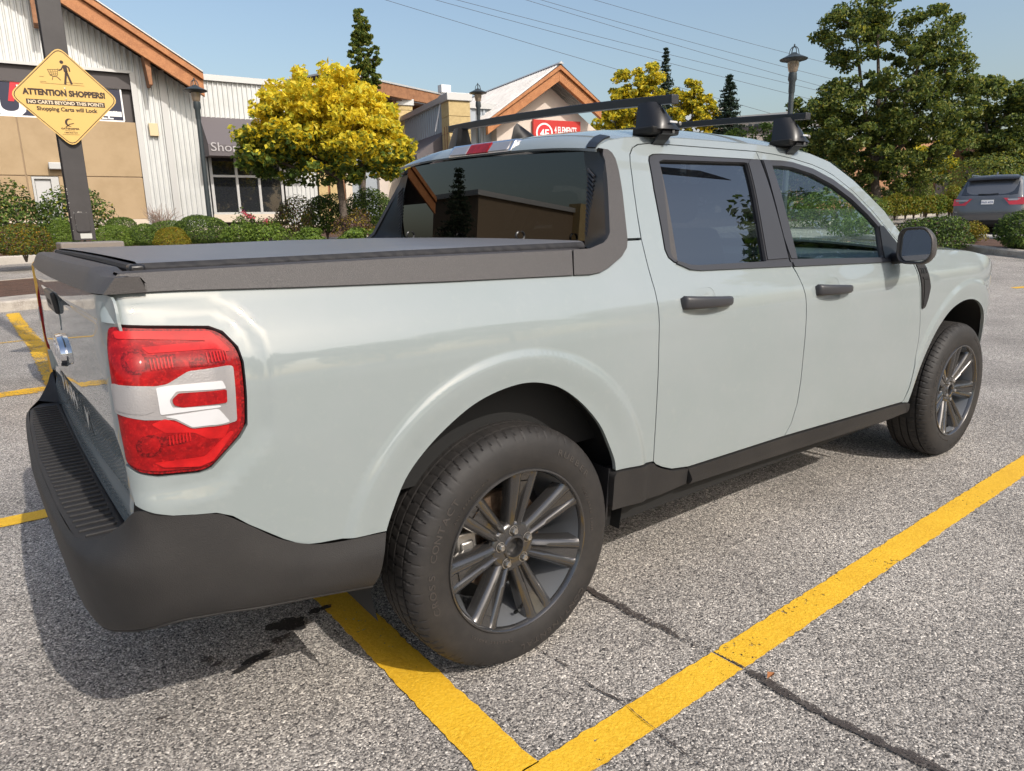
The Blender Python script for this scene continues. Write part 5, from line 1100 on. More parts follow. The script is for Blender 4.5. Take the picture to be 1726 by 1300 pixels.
# ---- gabled shop with white metal roof
AG = radians(-9.5); D4 = at(935, 300, 31.0); F4 = Facade(AG, [D4[0], D4[1], 0]); GS = empty('gabled_shop', F4.P(0, 1.2), 0, 'pale stucco shop with a cedar-trimmed gable and white metal roof, under the roof rack', 'shop')
F4f = Facade(AG, np.array([D4[0], D4[1], 0])+F4.n*.8)
ap = F4f.px(943, 113); le = F4f.px(822, 206); re = F4f.px(1014, 181)
def poly4(b, pl, o0, o1): F4.prism(b, pl, o0, o1)
th = .62; sL = (ap[1]-le[1])/(ap[0]-le[0])
wl = F4.px(838, 260)[0]; wr_ = F4.px(1042, 230)[0]; ze = ap[1]-th-(ap[0]-wl)*sL
zr4 = ap[1]-th-(ap[1]-re[1])/(re[0]-ap[0])*(wr_-ap[0]); b = MB(); poly4(b, [(wl, 0), (wr_, 0), (wr_, zr4), (ap[0], ap[1]-th), (wl, ze)], -12, 0); fin(b.build('gable_wall', PINKW, GS), GS)
for sg in (-1, 1):
    def f(u, z, sg=sg):
        if sg < 0: return (u, z)
        t = (ap[0]-u)/(ap[0]-le[0]); return (ap[0]+(re[0]-ap[0])*t, ap[1]-(ap[1]-re[1])*t+z-(ap[1]-(ap[1]-le[1])*t))
    pl = [f(le[0], le[1]-.45), f(ap[0], ap[1]-.52), f(ap[0], ap[1]-.10), f(le[0], le[1]-.05)]; b = MB(); poly4(b, pl, .62, .80); fin(b.build('rake_beam', CEDAR, GS, bevel=.01), GS)
    pl = [f(le[0]-.05, le[1]-.045), f(ap[0], ap[1]-.095), f(ap[0], ap[1]+.06), f(le[0]-.05, le[1]+.06)]; b = MB(); poly4(b, pl, .5, .90); fin(b.build('roof_edge', CEDAR if sg < 0 else CEDAR, GS), GS)
    pl = [f(le[0]+.1, le[1]-.40), f(ap[0], ap[1]-.56), f(ap[0], ap[1]-.525), f(le[0], le[1]-.46)]
    G = []; b = MB()
    for k in range(61):
        o_ = .92-k*.215; 
        for dd in (0, .10, .13, .18): G.append([F4.P(*f(le[0]-.12, le[1]+.02+(.05 if dd > .1 else 0)), o_-dd), F4.P(*f(ap[0]+.0, ap[1]+.10+(.05 if dd > .1 else 0)), o_-dd)])
    b.grid(G); fin(b.build('metal_roofing', ROOFW, GS), GS)
b = MB(); poly4(b, [(ap[0]-.12, ap[1]+.10), (ap[0]+.12, ap[1]+.10), (ap[0], ap[1]+.19)], -12, .95); fin(b.build('ridge_cap', TRIMM, GS), GS)
# side wing left of the gable: block pilasters, corrugated infill, awning
F5 = F4f
SG = empty('block_wing', F4.P(-4, 1.2), 0, 'corrugated wing with yellow block pilasters and a dark awning, left of the gabled shop', 'shop')
pa = at(771, 200, 29.5); pb = at(686, 215, 36.0); az5 = atan2(pa[1]-pb[1], pa[0]-pb[0]); F6 = Facade(az5, [pa[0], pa[1], 0])
def pil(px0, px1, pyt, s, lab_cap=True):
    c0 = at(px0, 260, s); c1 = at(px1, 260, s); w_ = np.linalg.norm((c1-c0)[:2]); c = (c0+c1)/2; zt = at((px0+px1)/2, pyt, s)[2]; a = az5; z = 1.; i = 0
    while z < zt-.3:
        h_ = min(.62, zt-.3-z); b = MB(); b.box(-w_*.40, w_*.40, -w_*.40, w_*.40, z+.012, z+h_, T=lambda x, y, z: (c[0]+x*cos(a)-y*sin(a), c[1]+x*sin(a)+y*cos(a), z)); fin(b.build('block_course', STONE, SG, bevel=.015), SG); z += h_; i += 1
    b = MB(); b.box(-w_*.47, w_*.47, -w_*.47, w_*.47, zt-.29, zt, T=lambda x, y, z: (c[0]+x*cos(a)-y*sin(a), c[1]+x*sin(a)+y*cos(a), z)); fin(b.build('pilaster_cap', TRIMM, SG, bevel=.02), SG)
    b = MB()
    for sx in (-.14, .12): b.box(w_*sx, w_*(sx+.06), -w_*.41, -w_*.39, 1., zt-1.2, T=lambda x, y, z: (c[0]+x*cos(a)-y*sin(a), c[1]+x*sin(a)+y*cos(a), z)); b.box(-w_*.41, -w_*.39, w_*sx, w_*(sx+.06), 1., zt-1.2, T=lambda x, y, z: (c[0]+x*cos(a)-y*sin(a), c[1]+x*sin(a)+y*cos(a), z))
    fin(b.build('pilaster_inlay', CEDARD, SG), SG); return c
c1_ = pil(747, 794, 160, 29.5); c2_ = pil(667, 699, 169, 36.0)
F6 = Facade(atan2(c1_[1]-c2_[1], c1_[0]-c2_[0]), [c2_[0], c2_[1], 0]); Lw = float(np.linalg.norm((c1_-c2_)[:2])); zt6 = F6.px(725, 186)[1]; za6 = F6.px(725, 232)[1]
fin(corr(F6, .5, Lw-.5, 1, zt6, SG, METALB, pitch=.3, o=.1), SG); FB(F6, SG, 'parapet_cap', TRIMM, .4, Lw-.4, zt6, zt6+.22, -.2, .25)
b = MB(); b.prism([(.12, za6), (1.5, za6-1.0), (1.5, za6-1.5), (.12, za6-1.5)], lambda o, z: F6.P(.8, z, o), lambda o, z: F6.P(Lw-.6, z, o)); fin(b.build('awning', AWN, SG), SG)
FB(F6, SG, 'wall', CREAM, .3, Lw-.3, .8, za6-1.2, -.3, .09)
F7 = Facade(AG, [c1_[0], c1_[1], 0]); u9 = F7.px(838, 230)[0]; zt7 = F7.px(810, 184)[1]; fin(corr(F7, .4, u9+.5, .8, zt7, SG, METALB, pitch=.3), SG); FB(F7, SG, 'parapet_cap', TRIMM, .35, u9+.5, zt7, zt7+.2, -.2, .12)
p_ = at(749, 152, 30); b = MB(); b.box(p_[0]-.22, p_[0]+.22, p_[1]-.15, p_[1]+.15, p_[2]-.12, p_[2]+.18); b.tube([(p_[0], p_[1], p_[2]-2.2), (p_[0], p_[1], p_[2])], .04, 6); b.tube([(p_[0]-.5, p_[1], p_[2]-1.6), (p_[0]-.1, p_[1], p_[2]-.1)], .03, 6)
tag(b.build('security_camera', mat('white_plastic', (.75, .75, .75), .5), bevel=.02), 'small white camera box on a bracket above the block pilaster', 'camera')
# red shop sign
u0, z0 = F4.px(896, 224); u1, z1 = F4.px(975, 209); uu, z1b = F4.px(897, 202)
RS = empty('shop_sign', F4.P(u0, z0), 0, 'long red shop sign with white lettering on the pale gabled wall', 'sign')
b = MB(); F4.box(b, u0, u1, z1b-1.05, z1b, .05, .16); fin(b.build('sign_board', mat('sign_red', (.50, .028, .022), .4), RS, bevel=.01), RS)
b = MB(); n = 28; hgt_ = 1.05; uc_, zc_ = u0+.52, z1b-.52
b.add([F4.P(uc_+.40*cos(2*pi*k/n), zc_+.40*sin(2*pi*k/n), .165) for k in range(n)], [tuple(range(n))]); b.add([F4.P(uc_+.34*cos(2*pi*k/n), zc_+.34*sin(2*pi*k/n), .168) for k in range(n)], [tuple(range(n))])
sbm = fin(b.build('sign_disc', WHITE, RS), RS); b = MB(); b.add([F4.P(uc_+.33*cos(2*pi*k/n), zc_+.33*sin(2*pi*k/n), .170) for k in range(n)], [tuple(range(n))]); fin(b.build('sign_disc', REDP, RS), RS)
ftext(F4, '4E', uc_, zc_-.16, .44, WHITE, 'sign_lettering', RS, .175, 1, .008, 'CENTER'); ftext(F4, '4 ELEMENTS', u0+1.0, z1b-.50, .36, WHITE, 'sign_lettering', RS, .165, (u1-u0-1.1)/2.12, .008)
ftext(F4, 'TATTOO  BODY', u0+1.05, z1b-.86, .20, WHITE, 'sign_lettering', RS, .165, 1.0, .002)
# ---- pale distant buildings glimpsed between trees on the right
def far_block(label, px0, px1, pyt, s0, s1, m, roof=None, name='building', wins=()):
    a = at(px0, pyt, s0); b_ = at(px1, pyt, s1); F = Facade(atan2(b_[1]-a[1], b_[0]-a[0]), [a[0], a[1], 0]); L = float(np.linalg.norm((b_-a)[:2])); r = empty(name, F.P(0, 1.3), 0, label, 'building'); z1 = a[2]
    FB(F, r, 'wall', m, 0, L, .8, z1, -8, 0); FB(F, r, 'parapet_cap', TRIMM, -.1, L+.1, z1, z1+.25, -8, .15)
    for (x0, x1, y0, y1, mm, nm) in wins: ua_, zt_ = F.px(x0, y0); ub2, zb2 = F.px(x1, y1); FB(F, r, nm, mm, ua_, ub2, zb2, zt_, .01, .08)
    return F, r, L, z1
far_block('distant corrugated block roof edge beyond the yellow trees', 1150, 1215, 181, 52, 54, METALB)
F8, R8, L8, Z8 = far_block('distant pale building showing below the front roof bar', 1212, 1335, 206, 46, 44, PINKW, wins=[(1262, 1268, 210, 216, WINDK, 'window'), (1272, 1281, 209, 217, WINDK, 'window'), (1225, 1330, 216, 219, DKPAN, 'balcony_rail')])
b = MB(); pk = [F8.px(1318, 190), F8.px(1340, 181), F8.px(1380, 190)]; F8.prism(b, [(pk[0][0], Z8), pk[0], pk[1], pk[2], (pk[2][0], Z8)], -6, -.2); fin(b.build('roof', ROOFW, R8), R8)
F9, R9, L9, Z9 = far_block('orange stucco building with timber posts behind the large tree', 1345, 1612, 236, 44, 46, mat('orange_stucco', (.50, .27, .15), .9), wins=[(1500, 1512, 312, 338, WINDK, 'doorway'), (1546, 1560, 310, 338, WINDK, 'doorway'), (1578, 1592, 300, 345, CREAM, 'wall_panel')])
F10, R10, L10, Z10 = far_block('brown timber and grey stone entrance wall left of the parked car', 1596, 1680, 243, 43.5, 40, mat('grey_stone', (.30, .28, .27), .9, var=[(6, (.22, .20, .19), .4, .6)]), wins=[(1608, 1622, 246, 330, CEDARD, 'timber_post'), (1598, 1660, 273, 283, CEDARD, 'timber_beam'), (1602, 1606, 293, 318, BLACK, 'wall_light'), (1629, 1633, 292, 318, BLACK, 'wall_light'), (1600, 1650, 243, 268, mat('orange_stucco2', (.50, .30, .18), .9), 'stucco_band')])
# ================================================================ POLE WITH DIAMOND SIGN
PZ = empty('sign_pole', (-.373, 4.45, 1.13), 0, 'dark steel H-section pole on a yellow painted concrete base carrying the diamond sign', 'pole')
def W0(o, r): o.matrix_parent_inverse = Matrix.Translation(r.location).inverted(); return o
POLB = mat('pole_paint', (.040, .036, .036), .5, var=[(5, (.055, .05, .05), .4, .7)])
YCON = mat('yellow_painted_concrete', (.75, .40, .02), .7, var=[(7, (.50, .26, .03), .55, .75)], bump=(80, .003))
b = MB(); T = lambda x, y, z: (-.373+x, 4.47+y, z); 
b.add([T(x*s_, y*s_, z) for s_, z in ((.375, 0), (.375, 1.02), (.30, 1.10)) for x, y in ((-1, -1), (1, -1), (1, 1), (-1, 1))], [(0, 1, 5, 4), (1, 2, 6, 5), (2, 3, 7, 6), (3, 0, 4, 7), (4, 5, 9, 8), (5, 6, 10, 9), (6, 7, 11, 10), (7, 4, 8, 11), (8, 9, 10, 11)])
W0(b.build('concrete_base', YCON, PZ, bevel=.02), PZ)
b = MB(); b.box(-.19, .26, -.20, .20, 1.10, 1.195, T=T); W0(b.build('base_cap', mat('weathered_concrete', (.20, .18, .165), .9, bump=(90, .004)), PZ, bevel=.012), PZ)
b = MB(); b.box(-.078, .079, -.07, -.058, 1.207, 6.5, T=T); b.box(-.078, .079, .058, .07, 1.207, 6.5, T=T); b.box(-.045, .045, -.058, .058, 1.207, 6.5, T=T); W0(b.build('steel_column', POLB, PZ, bevel=.003), PZ)
b = MB(); b.prism(rnd([(-.052, 1.275), (.048, 1.275), (.048, 1.425), (-.052, 1.425)], .02), lambda x, z: T(x, -.0705, z), lambda x, z: T(x, -.080, z)); W0(b.build('access_cover', POLB, PZ, bevel=.002), PZ)
b = MB(); b.box(-.030, .052, -.0725, -.0702, 1.222, 1.262, T=T); W0(b.build('label_plate', mat('label_plate', (.50, .50, .46), .5), PZ), PZ)
b = MB(); rg = np.random.default_rng(4)
for k in range(26):
    e = k < 12; x = -.0784 if e else rg.uniform(-.06, -.045) if k % 2 else rg.uniform(-.05, .05); z = rg.uniform(1.21, 1.62) if e else (rg.uniform(1.27, 1.43) if k % 2 else 1.427); r_ = rg.uniform(.002, .006)
    b.add([T(x, -.0712 if not (not e and not k % 2) else -.0812, z), T(x+r_, -.0713 if e else -.0813, z+r_*.5), T(x+r_*.6, -.0712 if e else -.0812, z+r_*2.2)], [(0, 1, 2)])
tag(W0(b.build('chipped_paint', mat('primer', (.5, .48, .45), .7), PZ), PZ), kind='stuff')
SGN = empty('diamond_sign', (-.36, 4.375, 2.30), 0, 'yellow diamond warning sign reading ATTENTION SHOPPERS on the dark pole', 'sign')
aS = radians(-7); eS = np.array([cos(aS), sin(aS), 0]); nS = np.array([sin(aS), -cos(aS), 0]); OS = np.array([-.362, 4.372, 2.300])
def SP(u, v, o=0.): return tuple(OS+eS*u+np.array([0, 0, 1.])*v+nS*o)
D_ = .372; dia = lambda d, r: rnd([(0, -d), (d*.985, 0), (0, d), (-d*.985, 0)], r)
YS = mat('sign_yellow', (.66, .43, .13), .45); SBK = mat('sign_black', (.035, .016, .008), .5); SWH = mat('sign_pale', (.72, .60, .42), .5)
def sprism(nm, pl, o0, o1, m, par=SGN): b = MB(); b.prism([tuple(q) for q in pl], lambda x, y: SP(x, y, o0), lambda x, y: SP(x, y, o1)); return W0(b.build(nm, m, par), SGN)
sprism('sign_plate', dia(D_, .06), 0, .004, YS)
ring = MB(); A_ = dia(D_*.968, .055); B_ = dia(D_*.950, .053); n = len(A_); ring.add([SP(*q, .0052) for q in A_]+[SP(*q, .0052) for q in B_], [(i, (i+1) % n, n+(i+1) % n, n+i) for i in range(n)]); W0(ring.build('border', SBK, SGN), SGN)
def stext(t, u, v, size, m, sx=1., bold=0., o=.0054, align='CENTER', nm='sign_lettering'): me = text_mesh(t, size, .0, bold, 0, align, sx); return W0(put_text(nm, me, lambda x, y, z: SP(u+x, v+y, o), m, SGN), SGN)
stext('ATTENTION SHOPPERS!', 0, .010, .0585, SBK, .87, .0032); sprism('text_bar', [(-.262, -.060), (.262, -.060), (.262, -.024), (-.262, -.024)], .0052, .0058, SBK)
stext('NO CARTS BEYOND THIS POINT!', 0, -.054, .034, SWH, .985, .0011, .0062); stext('Shopping Carts will Lock', 0, -.103, .040, SBK, 1.0, .0013)
def spoly(pl, o=.0054, nm='pictogram', m=SBK): b = MB(); b.add([SP(*q, o) for q in pl], [tuple(range(len(pl)))]); return W0(b.build(nm, m, SGN, fix=False), SGN)
ox, oy = .008, .135
def pg(l): return [(ox+x, oy+y) for x, y in l]
spoly(pg([(.013*cos(a)+.0, .013*sin(a)+.122) for a in np.linspace(0, 2*pi, 18, endpoint=False)]))
b = MB(); 
def sline(pts, w_, o=.0054):
    for (x0, y0), (x1, y1) in zip(pts[:-1], pts[1:]):
        L = math.hypot(x1-x0, y1-y0)+1e-6; nx, ny = -(y1-y0)/L*w_/2, (x1-x0)/L*w_/2; b.add([SP(x0+nx, y0+ny, o), SP(x0-nx, y0-ny, o), SP(x1-nx, y1-ny, o), SP(x1+nx, y1+ny, o)], [(0, 1, 2, 3)])
sline(pg([(.016, .102), (.020, .052)]), .026); sline(pg([(.022, .060), (.004, -.038)]), .015, .0056); sline(pg([(.022, .060), (.048, -.036)]), .014, .0056); sline(pg([(.008, .098), (-.008, .068), (-.028, .060)]), .009, .0055); sline(pg([(.024, .100), (.044, .084), (.046, .056)]), .010, .0055)
sline(pg([(-.100, .062), (-.034, .066), (-.038, .024), (-.088, .026), (-.100, .062)]), .003); sline(pg([(-.034, .066), (-.028, .074)]), .003)
for k in (.25, .5, .75): sline(pg([(-.100+.066*k, .064), (-.088+.05*k, .025)]), .0018)
for k in (.33, .66): sline(pg([(-.100+.012*k, .062-.036*k), (-.034-.004*k, .066-.042*k)]), .0018)
sline(pg([(-.088, .024), (-.070, .014), (-.045, .014), (-.022, -.010)]), .005); sline(pg([(-.070, .014), (-.078, -.012)]), .004); sline(pg([(-.13, .008), (-.16, .008)]), .002); sline(pg([(-.16, -.038), (.13, -.042)]), .002); sline(pg([(-.16, -.028), (-.12, -.028)]), .002); sline(pg([(.0, -.024), (.125, -.026)]), .002)
W0(b.build('pictogram', SBK, SGN, fix=False), SGN)
b = MB()
for a0, a1, r0, r1, cx in ((.35, 5.0, .030, .024, 0),):
    pts = np.linspace(a0+.5, a1, 24); n = len(pts)
    b.add([SP(cx+r0*cos(a), -.185+r0*sin(a), .0054) for a in pts]+[SP(cx+.004+(r0-.010*sin(pi*i/(n-1)))*cos(a)*.93, -.185+(r0-.010*sin(pi*i/(n-1)))*sin(a)*.93, .0054) for i, a in enumerate(pts)], [(i, i+1, n+i+1, n+i) for i in range(n-1)])
sline([(-.03, -.222), (.0, -.198), (.030, -.190)], .006); W0(b.build('emblem', SBK, SGN, fix=False), SGN)
stext('GATEKEEPER', 0, -.237, .017, SBK, 1.25, .0006); stext('SYSTEMS INC.', 0, -.250, .009, SBK, 1.3); stext('1-888-808-7274', 0, -.265, .012, SBK, 1.2, .0002); stext('www.gatekeepersystems', 0, -.277, .0095, SBK, 1.2)
for v in (.065, -.012):
    b = MB(); b.lathe([(0, 0), (.006, 0), (.005, -.003), (0, -.004)], (0, 0, 0), 10, 'y'); o = b.build('bolt', STEEL, SGN); o.location = np.array(SP(.004, v, .006))-np.array(SGN.location)

# ================================================================ LAMP POSTS
def lamp_post(px, pyt, pyb_, s, label, k=1.0, axisfix=None, name='street_lamp'):
    T = at(px, pyt, s); z0 = float(hgt(T[0], T[1])); o = empty(name, (T[0], T[1], z0), label=label, cat='street lamp', group='lantern street lamps around the car park'); H = T[2]-z0
    b = MB(); b.tube([(0, 0, 0), (0, 0, 1.0)], [.10, .085], 12); b.tube([(0, 0, 1.0), (0, 0, H-.80*k)], [.07*k, .058*k], 12); b.lathe([(.06*k, H-1.15*k), (.072*k, H-1.10*k), (.072*k, H-.90*k), (.10*k, H-.84*k), (.09*k, H-.70*k), (.04, H-.66*k)], n=14); b.build('post', POLEM, o, True)
    b = MB(); b.lathe([(.30*k, H-.42*k), (.31*k, H-.40*k), (.10*k, H-.30*k), (.04*k, H-.26*k), (0, H-.26*k)], n=20); b.lathe([(.31*k, H-.41*k), (.16*k, H-.46*k)], n=20); b.build('hood', POLEM, o, True)
    b = MB(); b.lathe([(.13*k, H-.42*k), (.13*k, H-.52*k), (.10*k, H-.66*k), (.07*k, H-.70*k)], n=14); b.build('lantern_glass', mat('lantern_glass', (.22, .17, .12), .15, 0, 1), o, True)
    b = MB()
    for q in range(3): a = q*pi/3; b.tube([(.11*k*cos(a)*c_, .11*k*sin(a)*c_, H-.30*k+.17*k*math.sqrt(max(0, 1-c_*c_))) for c_ in np.linspace(-1, 1, 9)], .009*k, 5)
    b.lathe([(.022, H-.15*k), (.02, H-.09*k), (0, H-.07*k)], n=8); b.build('finial_cage', POLEM, o)
lamp_post(326, 126, 365, 21.5, 'lantern street lamp with dark pole in front of the gabled store', 1.05)
lamp_post(805, 136, 230, 27.5, 'lantern street lamp standing left of the gabled shop with the white roof', 1.05)
lamp_post(1340, 68, 190, 20, 'tall lantern street lamp rising behind the front roof bar', 1.15)
lamp_post(1023, 186, 215, 45, 'small distant lantern street lamp between the yellow trees', 1.3)

# ================================================================ SHRUBS ON THE LEFT
GR = 'clipped mounds in the bed before the store'
shrub('dark leathery rhododendron at the left edge of the photo', 22, 312, 384, 84, 20.5, [LG, LYG, LD], .10, 2600, wts=[.62, .10, .28], inner=.45, bump=.22)
shrub('rhododendron spreading behind the dark sign pole', 122, 320, 374, 104, 21, [LG, LYG, LD], .10, 3000, wts=[.62, .10, .28], inner=.45, bump=.22)
shrub('round bronze-yellow shrub at the left, nearest the island kerb', 43, 377, 431, 70, 17.2, [LO, LG, LP], .047, 8640, wts=[.42, .43, .15], group=GR, inner=.78, bump=.07)
shrub('bright green mound just left of the sign pole', 106, 372, 412, 39, 18.5, [LB, LG], .039, 5760, wts=[.85, .15], group=GR, inner=.78, bump=.07)
shrub('light green mound directly right of the sign pole', 194, 380, 412, 59, 18.5, [LB, LG], .039, 8160, wts=[.85, .15], group=GR, inner=.78, bump=.07)
shrub('darker green mound peeking up behind the light green one', 208, 365, 404, 45, 20.5, [LG, LB], .039, 6240, wts=[.75, .25], group=GR, inner=.78, bump=.07)
shrub('mid green mound left of the small yellow ball', 244, 378, 412, 45, 18.8, [LG, LB], .039, 6240, wts=[.7, .3], group=GR, inner=.78, bump=.07)
shrub('low mound behind the small yellow ball', 284, 372, 398, 63, 20.5, [LG, LB], .039, 6240, wts=[.75, .25], group=GR, inner=.78, bump=.07)
shrub('small yellow ball shrub among the green mounds', 291, 384, 414, 50, 18, [LO, LYG], .035, 8160, wts=[.45, .55], group=GR, inner=.78, bump=.07)
shrub('large dark green mound right of the yellow ball', 343, 363, 410, 82, 19.2, [LG, LD, LB], .039, 12480, wts=[.55, .25, .2], group=GR, inner=.78, bump=.07)
for i, (x, w_) in enumerate(((402, 70), (452, 70), (523, 46), (596, 48), (640, 40))):
    shrub(['broad-leaved ground cover right of the large green mound', 'broad-leaved ground cover below the shop window', 'small leafy clump behind the bed cover edge', 'leafy clump at the foot of the maple', 'leafy clump beside the black cab trim'][i], x, 377 if i < 2 else 385, 412, w_, 18.6, [LB, LG], .07, 1700, wts=[.7, .3], group='leafy clumps in front of the bed', name='ground_cover_plant', cat='plant', bump=.25)
shrub('reddish brown barberry shrub before the shop window', 497, 334, 392, 78, 21.2, [LP, LG, LO], .06, 3800, wts=[.40, .40, .20], bump=.2, inner=.4)
shrub('rose bush with pink flowers below the window', 418, 356, 392, 44, 20, [LG, LP], .07, 900, wts=[.8, .2], inner=.3, bump=.3, name='rose_bush')
shrub('dark low barberry right of the rose bush', 447, 366, 392, 40, 20, [LP, LG], .06, 1100, wts=[.5, .5], inner=.3, bump=.3)
shrub('tall green laurel hedge left part behind the maple trunk', 552, 325, 392, 70, 22.5, [LG, LB, LD], .075, 4200, wts=[.5, .2, .3], group='laurel hedge behind the maple', name='hedge', cat='hedge')
shrub('tall green laurel hedge right part beside the cab', 624, 320, 392, 84, 22.5, [LG, LB, LD], .075, 5200, wts=[.5, .3, .2], group='laurel hedge behind the maple', name='hedge', cat='hedge')
shrub('brown-leaved low shrub at the maple trunk', 598, 354, 392, 62, 20, [LP, LO], .06, 1600, wts=[.7, .3], bump=.25)
# bare twig bush by the wall corner, and the pink roses
B = at(272, 392, 20.5); o = empty('twig_bush', tuple(B), label='bare reddish twiggy bush at the corner of the store', cat='bush'); b = MB(); rg = np.random.default_rng(2)
for k in range(70):
    a = rg.uniform(0, 2*pi); t = rg.uniform(.1, .55); L_ = rg.uniform(.45, .85); p = np.zeros(3); d = np.array([sin(t)*cos(a), sin(t)*sin(a), cos(t)]); pts = [p]
    for q in range(3): d = d+rg.normal(0, .2, 3); d /= np.linalg.norm(d); p = p+d*L_/3; pts.append(p)
    b.tube(pts, [.010, .008, .006, .004], 4)
    for q in (1, 2): e = pts[q]+rg.normal(0, .12, 3)+[0, 0, .08]; b.tube([pts[q], e], [.006, .003], 3)
b.build('twigs', TWIG, o)
for k, (x, y) in enumerate(((421, 366), (411, 360), (449, 372))):
    P = at(x, y, 19.6); pt = P+RNG.normal(0, .045, (40, 3)); o = empty('rose_flower', tuple(P), label=['pink rose bloom on the rose bush, lowest of the bush', 'pink rose bloom at the top of the rose bush', 'pink bloom over the dark low barberry'][k], cat='flower'); leaves('petals', pt-P, .05, mat('rose_pink', (.55, .05, .10), .6), o, None, k)

# ================================================================ TREES
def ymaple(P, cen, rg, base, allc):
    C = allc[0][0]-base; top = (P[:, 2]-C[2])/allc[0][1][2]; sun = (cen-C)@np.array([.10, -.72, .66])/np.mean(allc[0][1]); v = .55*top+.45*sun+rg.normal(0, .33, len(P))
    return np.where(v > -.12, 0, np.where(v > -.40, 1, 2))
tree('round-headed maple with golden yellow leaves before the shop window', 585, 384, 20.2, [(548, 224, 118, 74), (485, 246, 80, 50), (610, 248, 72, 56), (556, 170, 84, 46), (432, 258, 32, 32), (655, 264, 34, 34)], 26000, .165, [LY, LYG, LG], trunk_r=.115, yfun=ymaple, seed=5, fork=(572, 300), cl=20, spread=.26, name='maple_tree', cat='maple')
tree('tall narrow columnar hornbeam rising behind the yellow maple', 614, 384, 31, [(614, 98, 22, 48), (607, 54, 11, 30), (618, 142, 25, 34)], 14000, .12, [LG, LASH, LYG], wts=[.30, .50, .20], trunk_r=.12, seed=8, cl=120, spread=.17, fork=(613, 250), name='hornbeam_tree', cat='tree')
def ygr(P, cen, rg, base, allc): return np.where(rg.uniform(0, 1, len(P)) < .6, 0, 1)
tree('golden yellow maple behind the roof rack, left of the spruce', 1072, 330, 44, [(1070, 195, 42, 42), (1060, 148, 26, 26), (1100, 155, 22, 38), (1036, 205, 32, 30)], 9000, .24, [LY, LYG], trunk_r=.15, yfun=ygr, seed=3, cl=40, spread=.34, name='maple_tree', cat='maple', fork=(1072, 270))
tree('golden yellow maple behind the roof rack, right of the spruce', 1160, 330, 44, [(1160, 205, 42, 44), (1170, 160, 15, 28), (1195, 190, 18, 26), (1148, 175, 14, 24)], 8000, .24, [LY, LYG], trunk_r=.15, yfun=ygr, seed=4, cl=40, spread=.34, name='maple_tree', cat='maple', fork=(1160, 270))
conifer('slender dark spruce between the two yellow maples', 1123, 80, 260, 50, 86, 3, 46, leaf=.22)
conifer('dark spruce standing right of the yellow maples', 1231, 126, 280, 38, 112, 5, 40, leaf=.19)
ASHC = [(1500, 130, 78, 78), (1440, 40, 42, 34), (1478, 12, 48, 24), (1568, 62, 44, 38), (1590, 125, 46, 34), (1622, 140, 24, 28), (1425, 75, 42, 30), (1400, 95, 22, 18), (1450, 175, 72, 40), (1540, 195, 72, 40), (1420, 215, 66, 38), (1360, 205, 34, 34), (1490, 255, 74, 44), (1572, 230, 50, 40), (1440, 270, 52, 34), (1620, 190, 30, 26), (1530, 290, 46, 26)]
def ash(P, cen, rg, base, allc): return rg.choice(3, len(P), p=[.70, .22, .08])
tree('large spreading ash tree with feathery green leaves on the right', 1482, 345, 30, ASHC, 52000, .15, [LASH, LD, LYG], trunk_r=.20, yfun=ash, seed=12, fork=(1474, 300), cl=12, spread=.35, name='ash_tree', cat='tree', zbase=1.1)
tree('small yellow-green tree at the lower right of the large ash', 1560, 350, 33, [(1566, 268, 34, 26), (1588, 250, 16, 20)], 5200, .15, [LY, LYG, LG], wts=[.32, .38, .30], trunk_r=.07, seed=13, cl=50, spread=.3, fork=(1560, 300))
tree('broad dark tree at the right edge above the parked car', 1668, 300, 38, [(1690, 200, 54, 56), (1665, 165, 26, 28), (1720, 165, 34, 26), (1700, 255, 52, 40), (1645, 235, 24, 30), (1740, 230, 40, 60)], 24000, .19, [LASH, LD, LYG], wts=[.66, .24, .10], trunk_r=.18, seed=14, fork=(1666, 262), cl=24, spread=.36, name='ash_tree', cat='tree', zbase=1.3)
tree('dark tree partly hidden behind the tall street lamp', 1372, 330, 40, [(1372, 215, 32, 44), (1395, 250, 34, 40), (1350, 265, 26, 30)], 9000, .20, [LD, LASH], wts=[.5, .5], trunk_r=.12, seed=15, cl=40, spread=.34, fork=(1372, 270))
tree('young leafy tree behind the cab roof left of the front rack foot', 1275, 300, 34, [(1285, 228, 34, 16), (1240, 232, 24, 10)], 1500, .14, [LG, LB], wts=[.6, .4], trunk_r=.05, seed=16, cl=60, spread=.26, fork=(1275, 245))
shrub('large olive shrub behind the parked car', 1660, 258, 330, 118, 34, [LYG, LASH, LG], .11, 4200, wts=[.3, .5, .2], bump=.2)
shrub('dark green shrub mass at the right edge behind the parked car', 1735, 235, 330, 120, 38, [LD, LG], .14, 3600, wts=[.6, .4], bump=.2)
shrub('grey-green shrub below the large ash tree', 1535, 296, 345, 60, 31, [LASH, LB], .10, 2200, wts=[.7, .3], bump=.25)
shrub('dark shrub behind the clipped hedge, left of it', 1470, 315, 350, 60, 33, [LD, LG], .10, 2000, wts=[.6, .4])
hedge = [(1490, 333, 362, 22), (1508, 327, 361, 28), (1526, 330, 360, 18), (1540, 330, 359, 22), (1561, 329, 357, 26), (1580, 328, 357, 26), (1600, 328, 354, 28), (1620, 326, 352, 24), (1608, 313, 330, 26)]
lb = ['leftmost clipped yellow-green ball of the far hedge', 'taller clipped golden ball, second in the far hedge', 'narrow clipped bush, third in the far hedge', 'narrow golden bush, fourth in the far hedge', 'pale green ball after the gap in the far hedge', 'green ball in the middle right of the far hedge', 'yellow ball of the far hedge left of the parked car', 'yellow ball of the far hedge touching the parked car', 'round olive bush behind the far hedge beside the parked car']
